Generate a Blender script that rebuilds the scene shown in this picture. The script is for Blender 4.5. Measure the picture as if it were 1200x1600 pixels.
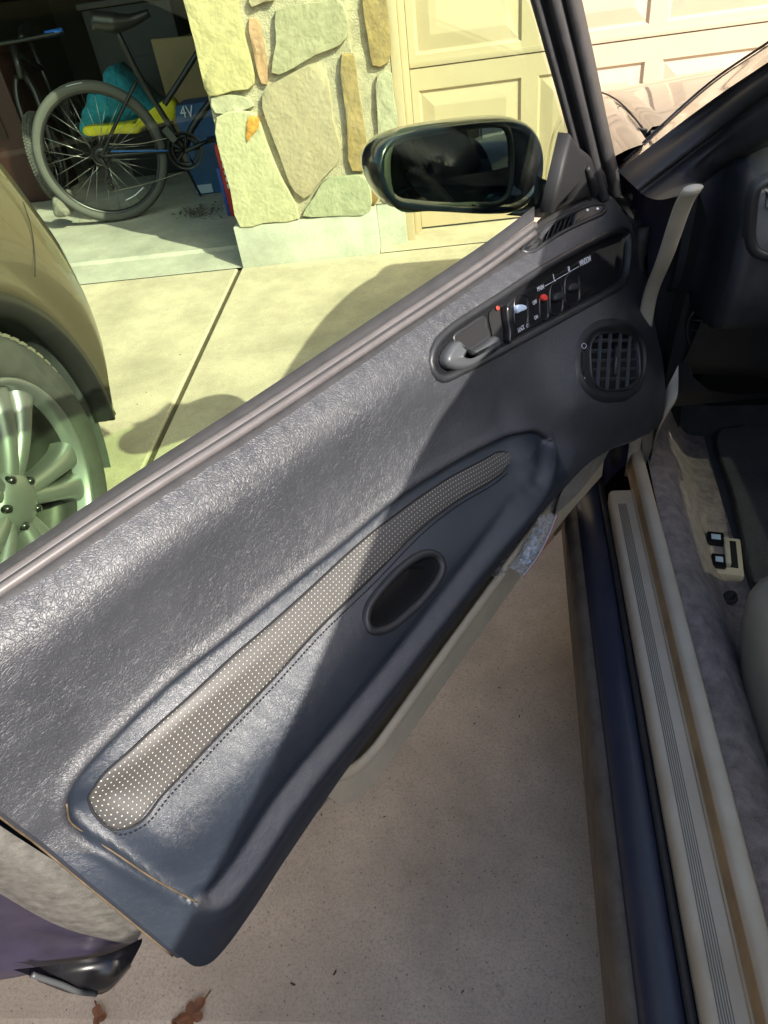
import bpy, bmesh, math, random
import numpy as np
from mathutils import Vector, Matrix
random.seed(7); rng = np.random.default_rng(7)
for o in list(bpy.data.objects): bpy.data.objects.remove(o, do_unlink=True)
scn = bpy.context.scene; COL = scn.collection
# ------------------------------------------------------------------ camera
F = 1061.84; PITCH, ROLL, YAW, CAR = [math.radians(a) for a in (38.7309, 8.5483, -7.6728, 5.7227)]
H = 1.06
def cam_axes():
    cp, sp, cy, sy = math.cos(PITCH), math.sin(PITCH), math.cos(YAW), math.sin(YAW)
    fwd = np.array([sy*cp, cy*cp, -sp]); right = np.array([cy, -sy, 0.]); down = np.cross(fwd, right)
    r2 = math.cos(ROLL)*right + math.sin(ROLL)*down; d2 = -math.sin(ROLL)*right + math.cos(ROLL)*down
    return r2, d2, fwd
CR, CD, CF = cam_axes()
cam = bpy.data.cameras.new('camera'); co = bpy.data.objects.new('camera', cam); COL.objects.link(co)
cam.sensor_fit = 'VERTICAL'; cam.sensor_height = 36; cam.lens = F/1600*36
cam.clip_start = 0.02; cam.clip_end = 3000
co.matrix_world = Matrix([[CR[0], -CD[0], -CF[0], 0], [CR[1], -CD[1], -CF[1], 0], [CR[2], -CD[2], -CF[2], H], [0, 0, 0, 1]])
scn.camera = co
# ------------------------------------------------------------------ light
SUN_EL = math.radians(35.0); SUN_TO = np.array([0.75, -0.661, 0]); SUN_TO = SUN_TO/np.linalg.norm(SUN_TO)
sdir = Vector((SUN_TO[0]*math.cos(SUN_EL), SUN_TO[1]*math.cos(SUN_EL), math.sin(SUN_EL)))
w = bpy.data.worlds.new('World'); scn.world = w; w.use_nodes = True
nt = w.node_tree; sky = nt.nodes.new('ShaderNodeTexSky'); sky.sky_type = 'NISHITA'; sky.sun_disc = False
sky.sun_elevation = SUN_EL; sky.sun_rotation = math.atan2(sdir.x, sdir.y); sky.dust_density = 2.5; sky.air_density = .75
bgn = nt.nodes['Background']; bgn.inputs[1].default_value = 0.15; nt.links.new(sky.outputs[0], bgn.inputs[0])
sl = bpy.data.lights.new('sun', 'SUN'); sl.energy = 3.35; sl.angle = math.radians(0.53); sl.color = (1.0, 0.93, 0.82)
so = bpy.data.objects.new('sun', sl); COL.objects.link(so); so.rotation_euler = sdir.to_track_quat('Z', 'Y').to_euler()
so.location = (3, -3, 6)
scn.view_settings.view_transform = 'Standard'; scn.view_settings.look = 'None'
scn.view_settings.exposure = 1.38; scn.view_settings.gamma = 1.0; scn.view_settings.use_curve_mapping = False
cy = scn.cycles; cy.max_bounces = 8; cy.diffuse_bounces = 3; cy.glossy_bounces = 4; cy.transmission_bounces = 6; cy.transparent_max_bounces = 12; cy.caustics_reflective = False; cy.caustics_refractive = False
# ------------------------------------------------------------------ pixel -> place helpers
A3 = lambda *a: np.array(a, float)
EYE = A3(0, 0, H)
def ray(x, y): return CR*((x-600)/F) + CD*((y-800)/F) + CF
cc, cs = math.cos(CAR), math.sin(CAR)
def c2w(p): p = np.asarray(p, float); return np.stack([cc*p[..., 0]+cs*p[..., 1], -cs*p[..., 0]+cc*p[..., 1], p[..., 2]], -1)
def w2c(p): p = np.asarray(p, float); return np.stack([cc*p[..., 0]-cs*p[..., 1], cs*p[..., 0]+cc*p[..., 1], p[..., 2]], -1)
def cray(x, y): return w2c(ray(x, y))
def wz(x, y, z): d = ray(x, y); return EYE + d*((z-H)/d[2])
def wy(x, y, Y): d = ray(x, y); return EYE + d*(Y/d[1])
def wx(x, y, X): d = ray(x, y); return EYE + d*(X/d[0])
def cz(x, y, z): d = cray(x, y); return EYE + d*((z-H)/d[2])     # car frame, given height
def cx(x, y, X): d = cray(x, y); return EYE + d*(X/d[0])
def cy_(x, y, Y): d = cray(x, y); return EYE + d*(Y/d[1])
HP = np.array([0.021, .91]); DD = np.array([-.517, -.856]); DD = DD/np.hypot(*DD); NN = np.array([-DD[1], DD[0]])
def D(px, py, n):       # door frame: u rearwards along the door, n towards the cabin, z up
    r = cray(px, py); t = (n + HP@NN)/(r[:2]@NN); p = EYE + r*t; e = p[:2]-HP
    return A3(e@DD, e@NN, p[2])
def dw(p):
    p = np.asarray(p, float); u, n, z = p[..., 0], p[..., 1], p[..., 2]
    c = np.stack([HP[0]+u*DD[0]+n*NN[0], HP[1]+u*DD[1]+n*NN[1], z], -1); return c2w(c)
def dvec(v): return dw(np.asarray(v, float)) - dw(A3(0, 0, 0))
def ground_z(y): return -0.051*(3.245-y) if y < 3.245 else 0.0
def wground(px, py):
    d = ray(px, py); # z = -.051*(3.245-y)
    t = (-.1655-H)/(d[2]-.051*d[1]); return EYE + d*t
# ------------------------------------------------------------------ materials
def mat(name, base, rough=.5, metal=0., spec=.5, coat=0., coat_rough=.03, var=None, bump=None, sheen=0., rvar=0.):
    m = bpy.data.materials.new(name); m.use_nodes = True; t = m.node_tree; b = t.nodes['Principled BSDF']
    b.inputs['Base Color'].default_value = (*base, 1); b.inputs['Roughness'].default_value = rough
    b.inputs['Metallic'].default_value = metal; b.inputs['Specular IOR Level'].default_value = spec
    b.inputs['Coat Weight'].default_value = coat; b.inputs['Coat Roughness'].default_value = coat_rough
    if sheen: b.inputs['Sheen Weight'].default_value = sheen; b.inputs['Sheen Roughness'].default_value = .4
    tc = t.nodes.new('ShaderNodeTexCoord'); L = t.links.new
    if var:                    # (scale, amount, [second colour])
        prev = None
        n = t.nodes.new('ShaderNodeTexNoise'); n.inputs['Scale'].default_value = var[0]; n.inputs['Detail'].default_value = 6; n.inputs['Roughness'].default_value = .65
        L(tc.outputs['Object'], n.inputs['Vector'])
        mr = t.nodes.new('ShaderNodeMapRange'); mr.inputs[1].default_value = .3; mr.inputs[2].default_value = .7; L(n.outputs['Fac'], mr.inputs[0])
        mx = t.nodes.new('ShaderNodeMix'); mx.data_type = 'RGBA'; L(mr.outputs[0], mx.inputs[0])
        a = var[1]; c2 = var[2] if len(var) > 2 else tuple(c*(1-a) for c in base); c1 = base if len(var) > 2 else tuple(min(1, c*(1+a)) for c in base)
        mx.inputs[6].default_value = (*c1, 1); mx.inputs[7].default_value = (*c2, 1); L(mx.outputs[2], b.inputs['Base Color'])
        if rvar:
            m2 = t.nodes.new('ShaderNodeMapRange'); m2.inputs[3].default_value = rough-rvar; m2.inputs[4].default_value = rough+rvar; L(n.outputs['Fac'], m2.inputs[0]); L(m2.outputs[0], b.inputs['Roughness'])
    if bump:                   # (scale, strength, distance)
        n = t.nodes.new('ShaderNodeTexNoise'); n.inputs['Scale'].default_value = bump[0]; n.inputs['Detail'].default_value = 5
        L(tc.outputs['Object'], n.inputs['Vector']); bp = t.nodes.new('ShaderNodeBump'); bp.inputs['Strength'].default_value = bump[1]; bp.inputs['Distance'].default_value = bump[2]
        L(n.outputs['Fac'], bp.inputs['Height']); L(bp.outputs[0], b.inputs['Normal'])
    return m
def leather(name, base, rough, wr_scale, wr, grain, wear=0.):
    m = bpy.data.materials.new(name); m.use_nodes = True; t = m.node_tree; L = t.links.new; b = t.nodes['Principled BSDF']
    tc = t.nodes.new('ShaderNodeTexCoord')
    def noise(sc, det=4, vec=None, r=.6):
        n = t.nodes.new('ShaderNodeTexNoise'); n.inputs['Scale'].default_value = sc; n.inputs['Detail'].default_value = det; n.inputs['Roughness'].default_value = r
        L(vec or tc.outputs['Object'], n.inputs['Vector']); return n
    warp = noise(45, 3); va = t.nodes.new('ShaderNodeVectorMath'); va.operation = 'SCALE'; va.inputs['Scale'].default_value = .03; L(warp.outputs['Color'], va.inputs[0])
    ad = t.nodes.new('ShaderNodeVectorMath'); ad.operation = 'ADD'; L(tc.outputs['Object'], ad.inputs[0]); L(va.outputs[0], ad.inputs[1])
    def crease(sc, hi):
        v = t.nodes.new('ShaderNodeTexVoronoi'); v.feature = 'DISTANCE_TO_EDGE'; v.inputs['Scale'].default_value = sc; L(ad.outputs[0], v.inputs['Vector'])
        mr = t.nodes.new('ShaderNodeMapRange'); mr.inputs[2].default_value = hi; L(v.outputs['Distance'], mr.inputs[0]); return mr
    c1 = crease(wr_scale, .09); c2 = crease(wr_scale*2.3, .16); msk = noise(9, 3)
    mm = t.nodes.new('ShaderNodeMapRange'); mm.inputs[1].default_value = .35; mm.inputs[2].default_value = .65; L(msk.outputs['Fac'], mm.inputs[0])
    ma = t.nodes.new('ShaderNodeMath'); ma.operation = 'MULTIPLY'; L(c1.outputs[0], ma.inputs[0]); L(mm.outputs[0], ma.inputs[1])
    m2 = t.nodes.new('ShaderNodeMath'); m2.operation = 'MULTIPLY_ADD'; L(c2.outputs[0], m2.inputs[0]); m2.inputs[1].default_value = .5; L(ma.outputs[0], m2.inputs[2])
    g = noise(900, 2); m3 = t.nodes.new('ShaderNodeMath'); m3.operation = 'MULTIPLY_ADD'; L(g.outputs['Fac'], m3.inputs[0]); m3.inputs[1].default_value = grain; L(m2.outputs[0], m3.inputs[2])
    bp = t.nodes.new('ShaderNodeBump'); bp.inputs['Strength'].default_value = wr; bp.inputs['Distance'].default_value = .0006; L(m3.outputs[0], bp.inputs['Height']); L(bp.outputs[0], b.inputs['Normal'])
    dn = noise(14, 6); mx = t.nodes.new('ShaderNodeMix'); mx.data_type = 'RGBA'; L(dn.outputs['Fac'], mx.inputs[0])
    mx.inputs[6].default_value = (*[c*.75 for c in base], 1); mx.inputs[7].default_value = (*[c*1.3 for c in base], 1); L(mx.outputs[2], b.inputs['Base Color'])
    rr = t.nodes.new('ShaderNodeMapRange'); rr.inputs[3].default_value = rough-.06; rr.inputs[4].default_value = rough+.08; L(dn.outputs['Fac'], rr.inputs[0]); L(rr.outputs[0], b.inputs['Roughness'])
    b.inputs['Specular IOR Level'].default_value = .8
    return m
def perf_mat(base, dot):
    m = bpy.data.materials.new('perforated_leather'); m.use_nodes = True; t = m.node_tree; L = t.links.new; b = t.nodes['Principled BSDF']
    uv = t.nodes.new('ShaderNodeUVMap'); uv.uv_map = 'UVMap'
    sep = t.nodes.new('ShaderNodeSeparateXYZ'); sc = t.nodes.new('ShaderNodeVectorMath'); sc.operation = 'SCALE'; sc.inputs['Scale'].default_value = 1/.0047; L(uv.outputs[0], sc.inputs[0]); L(sc.outputs[0], sep.inputs[0])
    def mth(op, a, bb=None):
        n = t.nodes.new('ShaderNodeMath'); n.operation = op
        for i, v in enumerate((a, bb)):
            if v is None: continue
            if isinstance(v, (int, float)): n.inputs[i].default_value = v
            else: L(v, n.inputs[i])
        return n.outputs[0]
    row = mth('FLOOR', sep.outputs[1]); par = mth('MULTIPLY', mth('FRACT', mth('MULTIPLY', row, .5)), 1.0)
    fx = mth('SUBTRACT', mth('FRACT', mth('ADD', sep.outputs[0], par)), .5); fy = mth('SUBTRACT', mth('FRACT', sep.outputs[1]), .5)
    r = mth('SQRT', mth('ADD', mth('MULTIPLY', fx, fx), mth('MULTIPLY', fy, fy)))
    mr = t.nodes.new('ShaderNodeMapRange'); mr.inputs[1].default_value = .08; mr.inputs[2].default_value = .17; mr.inputs[3].default_value = 1; mr.inputs[4].default_value = 0; L(r, mr.inputs[0])
    mx = t.nodes.new('ShaderNodeMix'); mx.data_type = 'RGBA'; L(mr.outputs[0], mx.inputs[0]); mx.inputs[6].default_value = (*base, 1); mx.inputs[7].default_value = (*dot, 1); L(mx.outputs[2], b.inputs['Base Color'])
    bp = t.nodes.new('ShaderNodeBump'); bp.inputs['Strength'].default_value = .6; bp.inputs['Distance'].default_value = .0008; bp.invert = True; L(mr.outputs[0], bp.inputs['Height']); L(bp.outputs[0], b.inputs['Normal'])
    b.inputs['Roughness'].default_value = .5
    return m
def glass(name, tint, refl=.05):
    m = bpy.data.materials.new(name); m.use_nodes = True; t = m.node_tree; t.nodes.clear(); L = t.links.new
    out = t.nodes.new('ShaderNodeOutputMaterial'); mx = t.nodes.new('ShaderNodeMixShader'); tr = t.nodes.new('ShaderNodeBsdfTransparent'); gl = t.nodes.new('ShaderNodeBsdfGlossy')
    tr.inputs[0].default_value = (*tint, 1); gl.inputs['Roughness'].default_value = .004
    lw = t.nodes.new('ShaderNodeLayerWeight'); lw.inputs['Blend'].default_value = .5
    p = t.nodes.new('ShaderNodeMath'); p.operation = 'POWER'; L(lw.outputs['Facing'], p.inputs[0]); p.inputs[1].default_value = 4.0
    a = t.nodes.new('ShaderNodeMath'); a.operation = 'MULTIPLY_ADD'; L(p.outputs[0], a.inputs[0]); a.inputs[1].default_value = .9; a.inputs[2].default_value = refl
    a.use_clamp = True
    L(a.outputs[0], mx.inputs[0]); L(tr.outputs[0], mx.inputs[1]); L(gl.outputs[0], mx.inputs[2]); L(mx.outputs[0], out.inputs[0])
    return m
M = {}
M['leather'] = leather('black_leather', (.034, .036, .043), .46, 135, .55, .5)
M['leather_fine'] = leather('shaded_armrest_leather', (.013, .019, .031), .41, 300, .28, .6)  # darker, bluer copy of the trim leather; armrest shade put into the base
M['perf'] = perf_mat((.05, .048, .046), (.52, .48, .40))
M['blackplastic'] = mat('black_plastic', (.02, .021, .024), .42, var=(60, .2), bump=(700, .15, .0004))
M['glossblack'] = mat('gloss_black_plastic', (.012, .012, .014), .22)
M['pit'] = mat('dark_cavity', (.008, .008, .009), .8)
M['rubber'] = mat('black_rubber', (.018, .018, .019), .6, var=(45, .5, (.032, .031, .034)), rvar=.15, bump=(300, .3, .0005))
M['oldrubber'] = mat('dusty_rubber', (.10, .095, .085), .8, var=(70, .45), bump=(500, .6, .001))
M['mould'] = mat('grey_moulding', (.11, .10, .10), .42, var=(40, .15))
M['handle'] = mat('grey_handle_plastic', (.065, .07, .075), .4, bump=(900, .12, .0003))
M['navy'] = mat('navy_paint', (.008, .011, .026), .28, coat=1., coat_rough=.04, var=(8, .2))
M['navydull'] = mat('navy_inner_paint', (.022, .018, .038), .45, coat=.35, coat_rough=.2, var=(25, .35), rvar=.1)
M['rocker'] = mat('dusty_navy_rocker', (.018, .024, .050), .5, coat=.3, coat_rough=.25, var=(12, .35, (.035, .038, .06)), rvar=.12)
M['beige'] = mat('beige_plastic', (.52, .47, .37), .5, var=(18, .10), bump=(600, .2, .0004))
M['beigewear'] = mat('worn_beige_plastic', (.66, .58, .45), .55, var=(9, .2, (.52, .43, .31)), bump=(600, .2, .0004))
M['tan'] = mat('shadow_brown_step', (.42, .28, .14), .65, var=(15, .3))  # brown of the sill step stands for its shadow line
M['groove'] = mat('groove_grey', (.24, .22, .19), .6)
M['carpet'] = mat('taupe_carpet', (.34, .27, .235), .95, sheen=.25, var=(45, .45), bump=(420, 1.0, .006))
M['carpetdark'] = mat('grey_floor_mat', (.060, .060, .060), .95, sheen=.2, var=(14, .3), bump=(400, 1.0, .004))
M['greycarpet'] = mat('grey_door_carpet', (.24, .22, .19), .95, sheen=.2, var=(30, .3), bump=(420, 1.0, .003))
M['seat'] = leather('beige_seat_leather', (.50, .43, .31), .45, 200, .25, .4)
M['glass'] = glass('green_tinted_glass', (.84, .94, .78), .03)
M['glasscar'] = glass('dark_car_glass', (.26, .30, .24), .06); M['screen'] = glass('windscreen_glass', (.80, .86, .76), .05)  # dark car glass tinted down to keep sun off the cabin floor
M['sunblock'] = glass('sun_blocking_glass', (.07, .08, .065), .06)  # near-opaque tint added on unseen windows to block sun from the carpet
M['pocket'] = mat('shade_brown_pocket_lining', (.13, .11, .075), .85, var=(20, .3))  # dark brown puts the shadow inside the pocket into the colour
M['mirror'] = mat('dim_mirror', (.30, .36, .44), .03, metal=1.)
M['white'] = mat('white_print', (.75, .78, .85), .5)
M['red'] = mat('red_print', (.65, .05, .03), .5)
M['paleblue'] = mat('pale_blue_toggle', (.50, .62, .78), .4)
M['sail'] = mat('matte_sail_plastic', (.012, .012, .013), .6, bump=(700, .2, .0005))
M['orangewear'] = mat('worn_tan_edge', (.085, .06, .034), .6, var=(60, .5))
M['speakercloth'] = mat('grey_speaker_cloth', (.20, .20, .19), .8, bump=(1500, 1, .001))
# ------------------------------------------------------------------ mesh helpers
def mk(name, verts, faces, m=None, parent=None, smooth=True, uv=None, normals=None):
    me = bpy.data.meshes.new(name); me.from_pydata([tuple(map(float, v)) for v in verts], [], [tuple(int(i) for i in f) for f in faces]); me.update()
    if uv is not None:
        ul = me.uv_layers.new(name='UVMap'); idx = np.zeros(len(me.loops), int); me.loops.foreach_get('vertex_index', idx)
        ul.data.foreach_set('uv', np.asarray(uv, float)[idx].ravel())
    if smooth: me.polygons.foreach_set('use_smooth', [True]*len(me.polygons))
    if normals is not None: me.normals_split_custom_set_from_vertices([tuple(n) for n in normals])
    o = bpy.data.objects.new(name, me); COL.objects.link(o)
    if m: me.materials.append(M[m] if isinstance(m, str) else m)
    if parent: setparent(o, parent)
    return o
def wmat(o):
    mw = o.matrix_basis.copy()
    if o.parent: mw = wmat(o.parent) @ o.matrix_parent_inverse @ mw
    return mw
def setparent(o, p): o.parent = p; o.matrix_parent_inverse = wmat(p).inverted()
def thing(name, label, cat, loc, group=None):
    o = bpy.data.objects.new(name, None); COL.objects.link(o); o.location = tuple(map(float, loc)); o.empty_display_size = .1
    return tag(o, label, cat, group)
def tag(o, label, cat, group=None, kind=None):
    if label: o['label'] = label
    if cat: o['category'] = cat
    if group: o['group'] = group
    if kind: o['kind'] = kind
    return o
def struct(o): o['kind'] = 'structure'; return o
def cr(pts, n, closed=False):            # Catmull-Rom resample by arc length
    P = np.asarray(pts, float)
    if len(P) == 2: return P[0]+(P[1]-P[0])*np.linspace(0, 1, n)[:, None]
    if closed: Q = np.vstack([P[-1], P, P[0], P[1]]); segs = len(P)
    else: Q = np.vstack([2*P[0]-P[1], P, 2*P[-1]-P[-2]]); segs = len(P)-1
    out = []; K = 16
    for i in range(segs):
        p0, p1, p2, p3 = Q[i:i+4]
        d01 = max(np.linalg.norm(p1-p0), 1e-9)**.5; d12 = max(np.linalg.norm(p2-p1), 1e-9)**.5; d23 = max(np.linalg.norm(p3-p2), 1e-9)**.5
        m1 = (p2-p1)+d12*((p1-p0)/d01-(p2-p0)/(d01+d12)); m2 = (p2-p1)+d12*((p3-p2)/d23-(p3-p1)/(d12+d23))
        for k in range(K):
            s = k/K; out.append((2*s**3-3*s**2+1)*p1+(s**3-2*s**2+s)*m1+(-2*s**3+3*s**2)*p2+(s**3-s**2)*m2)
    out.append(P[0] if closed else P[-1]); out = np.array(out)
    L = np.r_[0, np.cumsum(np.linalg.norm(np.diff(out, axis=0), axis=1))]
    s = np.linspace(0, L[-1], n+1)[:-1] if closed else np.linspace(0, L[-1], n)
    return np.stack([np.interp(s, L, out[:, k]) for k in range(out.shape[1])], -1)
def gridfaces(nr, nc, closed_c=False, closed_r=False, base=0):
    f = []
    for i in range(nr if closed_r else nr-1):
        for j in range(nc if closed_c else nc-1):
            a = i*nc+j; b = i*nc+(j+1) % nc; i2 = (i+1) % nr
            f.append((base+a, base+b, base+i2*nc+(j+1) % nc, base+i2*nc+j))
    return f
def loft(name, curves, m, parent=None, nc=40, across=None, smooth=True, closed=False):
    R = [cr(c, nc, closed) for c in curves]; R = np.array(R)
    if across: R = np.stack([cr(R[:, j], across) for j in range(R.shape[1])], 1)
    nr = R.shape[0]; V = R.reshape(-1, 3)
    du = np.r_[0, np.cumsum(np.linalg.norm(np.diff(R.mean(0), axis=0), axis=1))] if nc > 1 else [0]
    return mk(name, V, gridfaces(nr, R.shape[1], closed), m, parent, smooth)
def tube(name, pts, r, m, parent=None, n=8, samp=None, closed=False, flat=1., up=None, caps=True):
    P = cr(pts, samp or max(2, len(pts)*6), closed) if len(pts) > 2 or samp else np.asarray(pts, float)
    V = []; N = len(P); T = np.gradient(P, axis=0) if not closed else (np.roll(P, -1, 0)-np.roll(P, 1, 0))
    ref = np.asarray(up if up is not None else (0, 0, 1), float); rr = r if np.ndim(r) else [r]*N
    if np.ndim(r) and len(r) != N: rr = np.interp(np.linspace(0, 1, N), np.linspace(0, 1, len(r)), r)
    for i in range(N):
        t = T[i]/np.linalg.norm(T[i]); a = np.cross(t, ref)
        if np.linalg.norm(a) < 1e-4: a = np.cross(t, A3(1, 0, 0))
        a /= np.linalg.norm(a); b = np.cross(a, t)
        for k in range(n):
            th = 2*math.pi*k/n; V.append(P[i]+rr[i]*(math.cos(th)*a+flat*math.sin(th)*b))
    f = gridfaces(N, n, True, closed)
    if not closed and caps: f += [tuple(range(n-1, -1, -1)), tuple(range((N-1)*n, N*n))]
    return mk(name, V, f, m, parent)
def box(name, c, size, m, parent=None, axes=None, bev=.0, smooth=False):
    ax = np.eye(3) if axes is None else np.array(axes); s = np.array(size)/2; c = np.asarray(c, float)
    bm = bmesh.new(); bmesh.ops.create_cube(bm, size=2)
    for v in bm.verts: v.co = Vector(v.co.x*s[0]*Vector(ax[0]) + v.co.y*s[1]*Vector(ax[1]) + v.co.z*s[2]*Vector(ax[2])) + Vector(c)
    if bev: bmesh.ops.bevel(bm, geom=bm.edges[:], offset=bev, segments=2, affect='EDGES', profile=.6)
    bmesh.ops.recalc_face_normals(bm, faces=bm.faces)
    me = bpy.data.meshes.new(name); bm.to_mesh(me); bm.free(); o = bpy.data.objects.new(name, me); COL.objects.link(o)
    if smooth or bev: me.polygons.foreach_set('use_smooth', [True]*len(me.polygons))
    if bev:
        try: me.set_sharp_from_angle(angle=math.radians(50))
        except Exception: pass
    me.materials.append(M[m] if isinstance(m, str) else m)
    if parent: setparent(o, parent)
    return o
def plane_frame(loop, toward=None):
    c = loop.mean(0); u, s, vt = np.linalg.svd(loop-c); n = vt[2]
    if toward is None: toward = EYE
    if n@(toward-c) < 0: n = -n
    x = vt[0]; y = np.cross(n, x); return c, x, y, n
def ring(name, loop, profile, m, parent=None, cap=True, nrm=None, smooth=True, flatten=False):
    """closed loop of points; profile = [(inset, depth)...]; inset inwards in the loop's plane, depth away from the viewer"""
    c, x, y, n = plane_frame(loop)
    if nrm is not None: n = nrm
    q = np.stack([(loop-c)@x, (loop-c)@y], -1); e = np.roll(q, -1, 0)-np.roll(q, 1, 0); nn = np.stack([-e[:, 1], e[:, 0]], -1); nn /= np.linalg.norm(nn, axis=1)[:, None]
    area = .5*np.sum(q[:, 0]*np.roll(q[:, 1], -1)-np.roll(q[:, 0], -1)*q[:, 1])
    if area < 0: nn = -nn
    V = []; N = len(loop)
    base = loop - (((loop-c)@n)[:, None]*n if flatten else 0)
    for ins, dep in profile:
        o = nn*ins; V.append(base + o[:, :1]*x + o[:, 1:]*y - n*dep)
    V = np.vstack(V); f = gridfaces(len(profile), N, True)
    if cap: V = np.vstack([V, V[-N:].mean(0)]); k = len(V)-1; b = (len(profile)-1)*N; f += [(b+i, b+(i+1) % N, k) for i in range(N)]
    if area < 0: f = [t[::-1] for t in f]
    return mk(name, V, f, m, parent, smooth)
def on_plane(px, py, c, n): d = ray(px, py); return EYE + d*(((c-EYE)@n)/(d@n))
def inpoly(P, poly):
    x, y = P[:, 0], P[:, 1]; r = np.zeros(len(P), bool); j = len(poly)-1
    for i in range(len(poly)):
        xi, yi = poly[i]; xj, yj = poly[j]
        c = ((yi > y) != (yj > y)) & (x < (xj-xi)*(y-yi)/(yj-yi+1e-12)+xi); r ^= c; j = i
    return r
def segdist(P, line):
    d = np.full(len(P), 1e9)
    for a, b in zip(line[:-1], line[1:]):
        ab = b-a; t = np.clip(((P-a)@ab)/(ab@ab+1e-12), 0, 1); d = np.minimum(d, np.linalg.norm(P-(a+t[:, None]*ab), axis=1))
    return d
def copyobj(o, parent=None, m=None):
    c = o.copy(); COL.objects.link(c)
    if parent is not None: c.parent = parent
    return c
def circle(n): t = np.arange(n)*2*math.pi/n; return np.stack([np.cos(t), np.sin(t)], -1)
def lathe(name, prof, c, axis, m, parent=None, n=48, capin=False):
    """prof = [(radius, along axis)], around axis through c"""
    axis = np.asarray(axis, float); axis /= np.linalg.norm(axis); a = np.cross(axis, (0, 0, 1.)); a /= np.linalg.norm(a); b = np.cross(a, axis); k = circle(n)
    V = np.vstack([c + r*(k[:, :1]*a + k[:, 1:]*b) + s*axis for r, s in prof]); return mk(name, V, gridfaces(len(prof), n, True), m, parent)

# ================================================================== SETTING
Y0 = 3.245; YG = Y0+.25; ZF = .036
M['concrete'] = None
def concrete(name, base, scale=1., pores=True):
    m = bpy.data.materials.new(name); m.use_nodes = True; t = m.node_tree; L = t.links.new; b = t.nodes['Principled BSDF']; tc = t.nodes.new('ShaderNodeTexCoord')
    def noise(sc, det, r=.6):
        n = t.nodes.new('ShaderNodeTexNoise'); n.inputs['Scale'].default_value = sc; n.inputs['Detail'].default_value = det; n.inputs['Roughness'].default_value = r; L(tc.outputs['Object'], n.inputs['Vector']); return n
    def mixc(fac, c1, c2, lo, hi):
        mr = t.nodes.new('ShaderNodeMapRange'); mr.inputs[1].default_value = lo; mr.inputs[2].default_value = hi; L(fac, mr.inputs[0])
        mx = t.nodes.new('ShaderNodeMix'); mx.data_type = 'RGBA'; L(mr.outputs[0], mx.inputs[0])
        for s, v in ((6, c1), (7, c2)):
            if isinstance(v, tuple): mx.inputs[s].default_value = (*v, 1)
            else: L(v, mx.inputs[s])
        return mx.outputs[2]
    big = mixc(noise(3.6*scale, 7, .72).outputs['Fac'], tuple(c*1.12 for c in base), tuple(c*.66 for c in base), .34, .70)
    fine = mixc(noise(240, 5, .8).outputs['Fac'], big, tuple(c*.50 for c in base), .47, .74)
    v = t.nodes.new('ShaderNodeTexVoronoi'); v.inputs['Scale'].default_value = 75; L(tc.outputs['Object'], v.inputs['Vector'])
    pits = mixc(v.outputs['Distance'], tuple(c*.25 for c in base), fine, .05, .13) if pores else fine
    ms = noise(34, 4, .75); blot = mixc(ms.outputs['Fac'], pits, tuple(c*.70 for c in base), .60, .74)
    L(blot, b.inputs['Base Color']); b.inputs['Roughness'].default_value = .9
    bp = t.nodes.new('ShaderNodeBump'); bp.inputs['Strength'].default_value = .5; bp.inputs['Distance'].default_value = .0015; L(noise(300, 5, .7).outputs['Fac'], bp.inputs['Height']); L(bp.outputs[0], b.inputs['Normal'])
    return m
M['concrete'] = concrete('driveway_concrete', (.60, .50, .385)); M['slab'] = concrete('garage_slab_concrete', (.50, .48, .42)); M['plinth'] = concrete('plinth_concrete', (.55, .54, .48), pores=False)
M['soil'] = mat('dry_soil', (.09, .065, .04), .95, var=(60, .5), bump=(150, 1, .01))
M['joint'] = mat('joint_filler', (.085, .068, .038), .9, var=(50, .4), bump=(200, .8, .003))
# big ground sheet (dry lawn) below everything
g = mk('ground', [(-400, -400, -.24), (400, -400, -.24), (400, 400, -.24), (-400, 400, -.24)], [(0, 1, 2, 3)], mat('dry_lawn', (.12, .11, .05), .95, var=(3, .4), bump=(60, 1, .03)), smooth=False); struct(g)
dwy = struct(thing('driveway', None, None, (0, 1.5, ground_z(1.5))))
del dwy['kind']; dwy['kind'] = 'structure'
def slab(name, x0, x1, y0, y1):
    V = []
    for (x, y) in ((x0, y0), (x1, y0), (x1, y1), (x0, y1)): V.append((x, y, ground_z(y)))
    b = .006; W = []
    for (x, y), (sx, sy) in zip(((x0, y0), (x1, y0), (x1, y1), (x0, y1)), ((1, 1), (-1, 1), (-1, -1), (1, -1))): W.append((x+sx*b, y+sy*b, ground_z(y+sy*b)))
    V = [(v[0], v[1], v[2]-b) for v in V]; U = [(v[0], v[1], v[2]-.09) for v in V]
    return mk(name, W+V+U, [(0, 1, 2, 3), (0, 4, 5, 1), (1, 5, 6, 2), (2, 6, 7, 3), (3, 7, 4, 0), (4, 8, 9, 5), (5, 9, 10, 6), (6, 10, 11, 7), (7, 11, 8, 4)], 'concrete', dwy, smooth=False)
JX = -.955; JW = .022; YB = .272
slab('concrete_slab', JX+JW/2, 6.0, YB+.02, Y0); slab('concrete_slab', -5.5, JX-JW/2, YB+.02, Y0)
slab('concrete_slab', JX+JW/2, 6.0, -6, YB-.05); slab('concrete_slab', -5.5, JX-JW/2, -6, YB-.05)
V = [(JX-JW, -6, ground_z(-6)-.012), (JX+JW, -6, ground_z(-6)-.012), (JX+JW, Y0, -.012), (JX-JW, Y0, -.012)]
mk('joint_filler', V, [(0, 1, 2, 3)], 'joint', dwy, False)
V = [(-5.5, YB-.06, ground_z(YB)-.022), (6, YB-.06, ground_z(YB)-.022), (6, YB+.03, ground_z(YB)-.020), (-5.5, YB+.03, ground_z(YB)-.020)]
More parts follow.
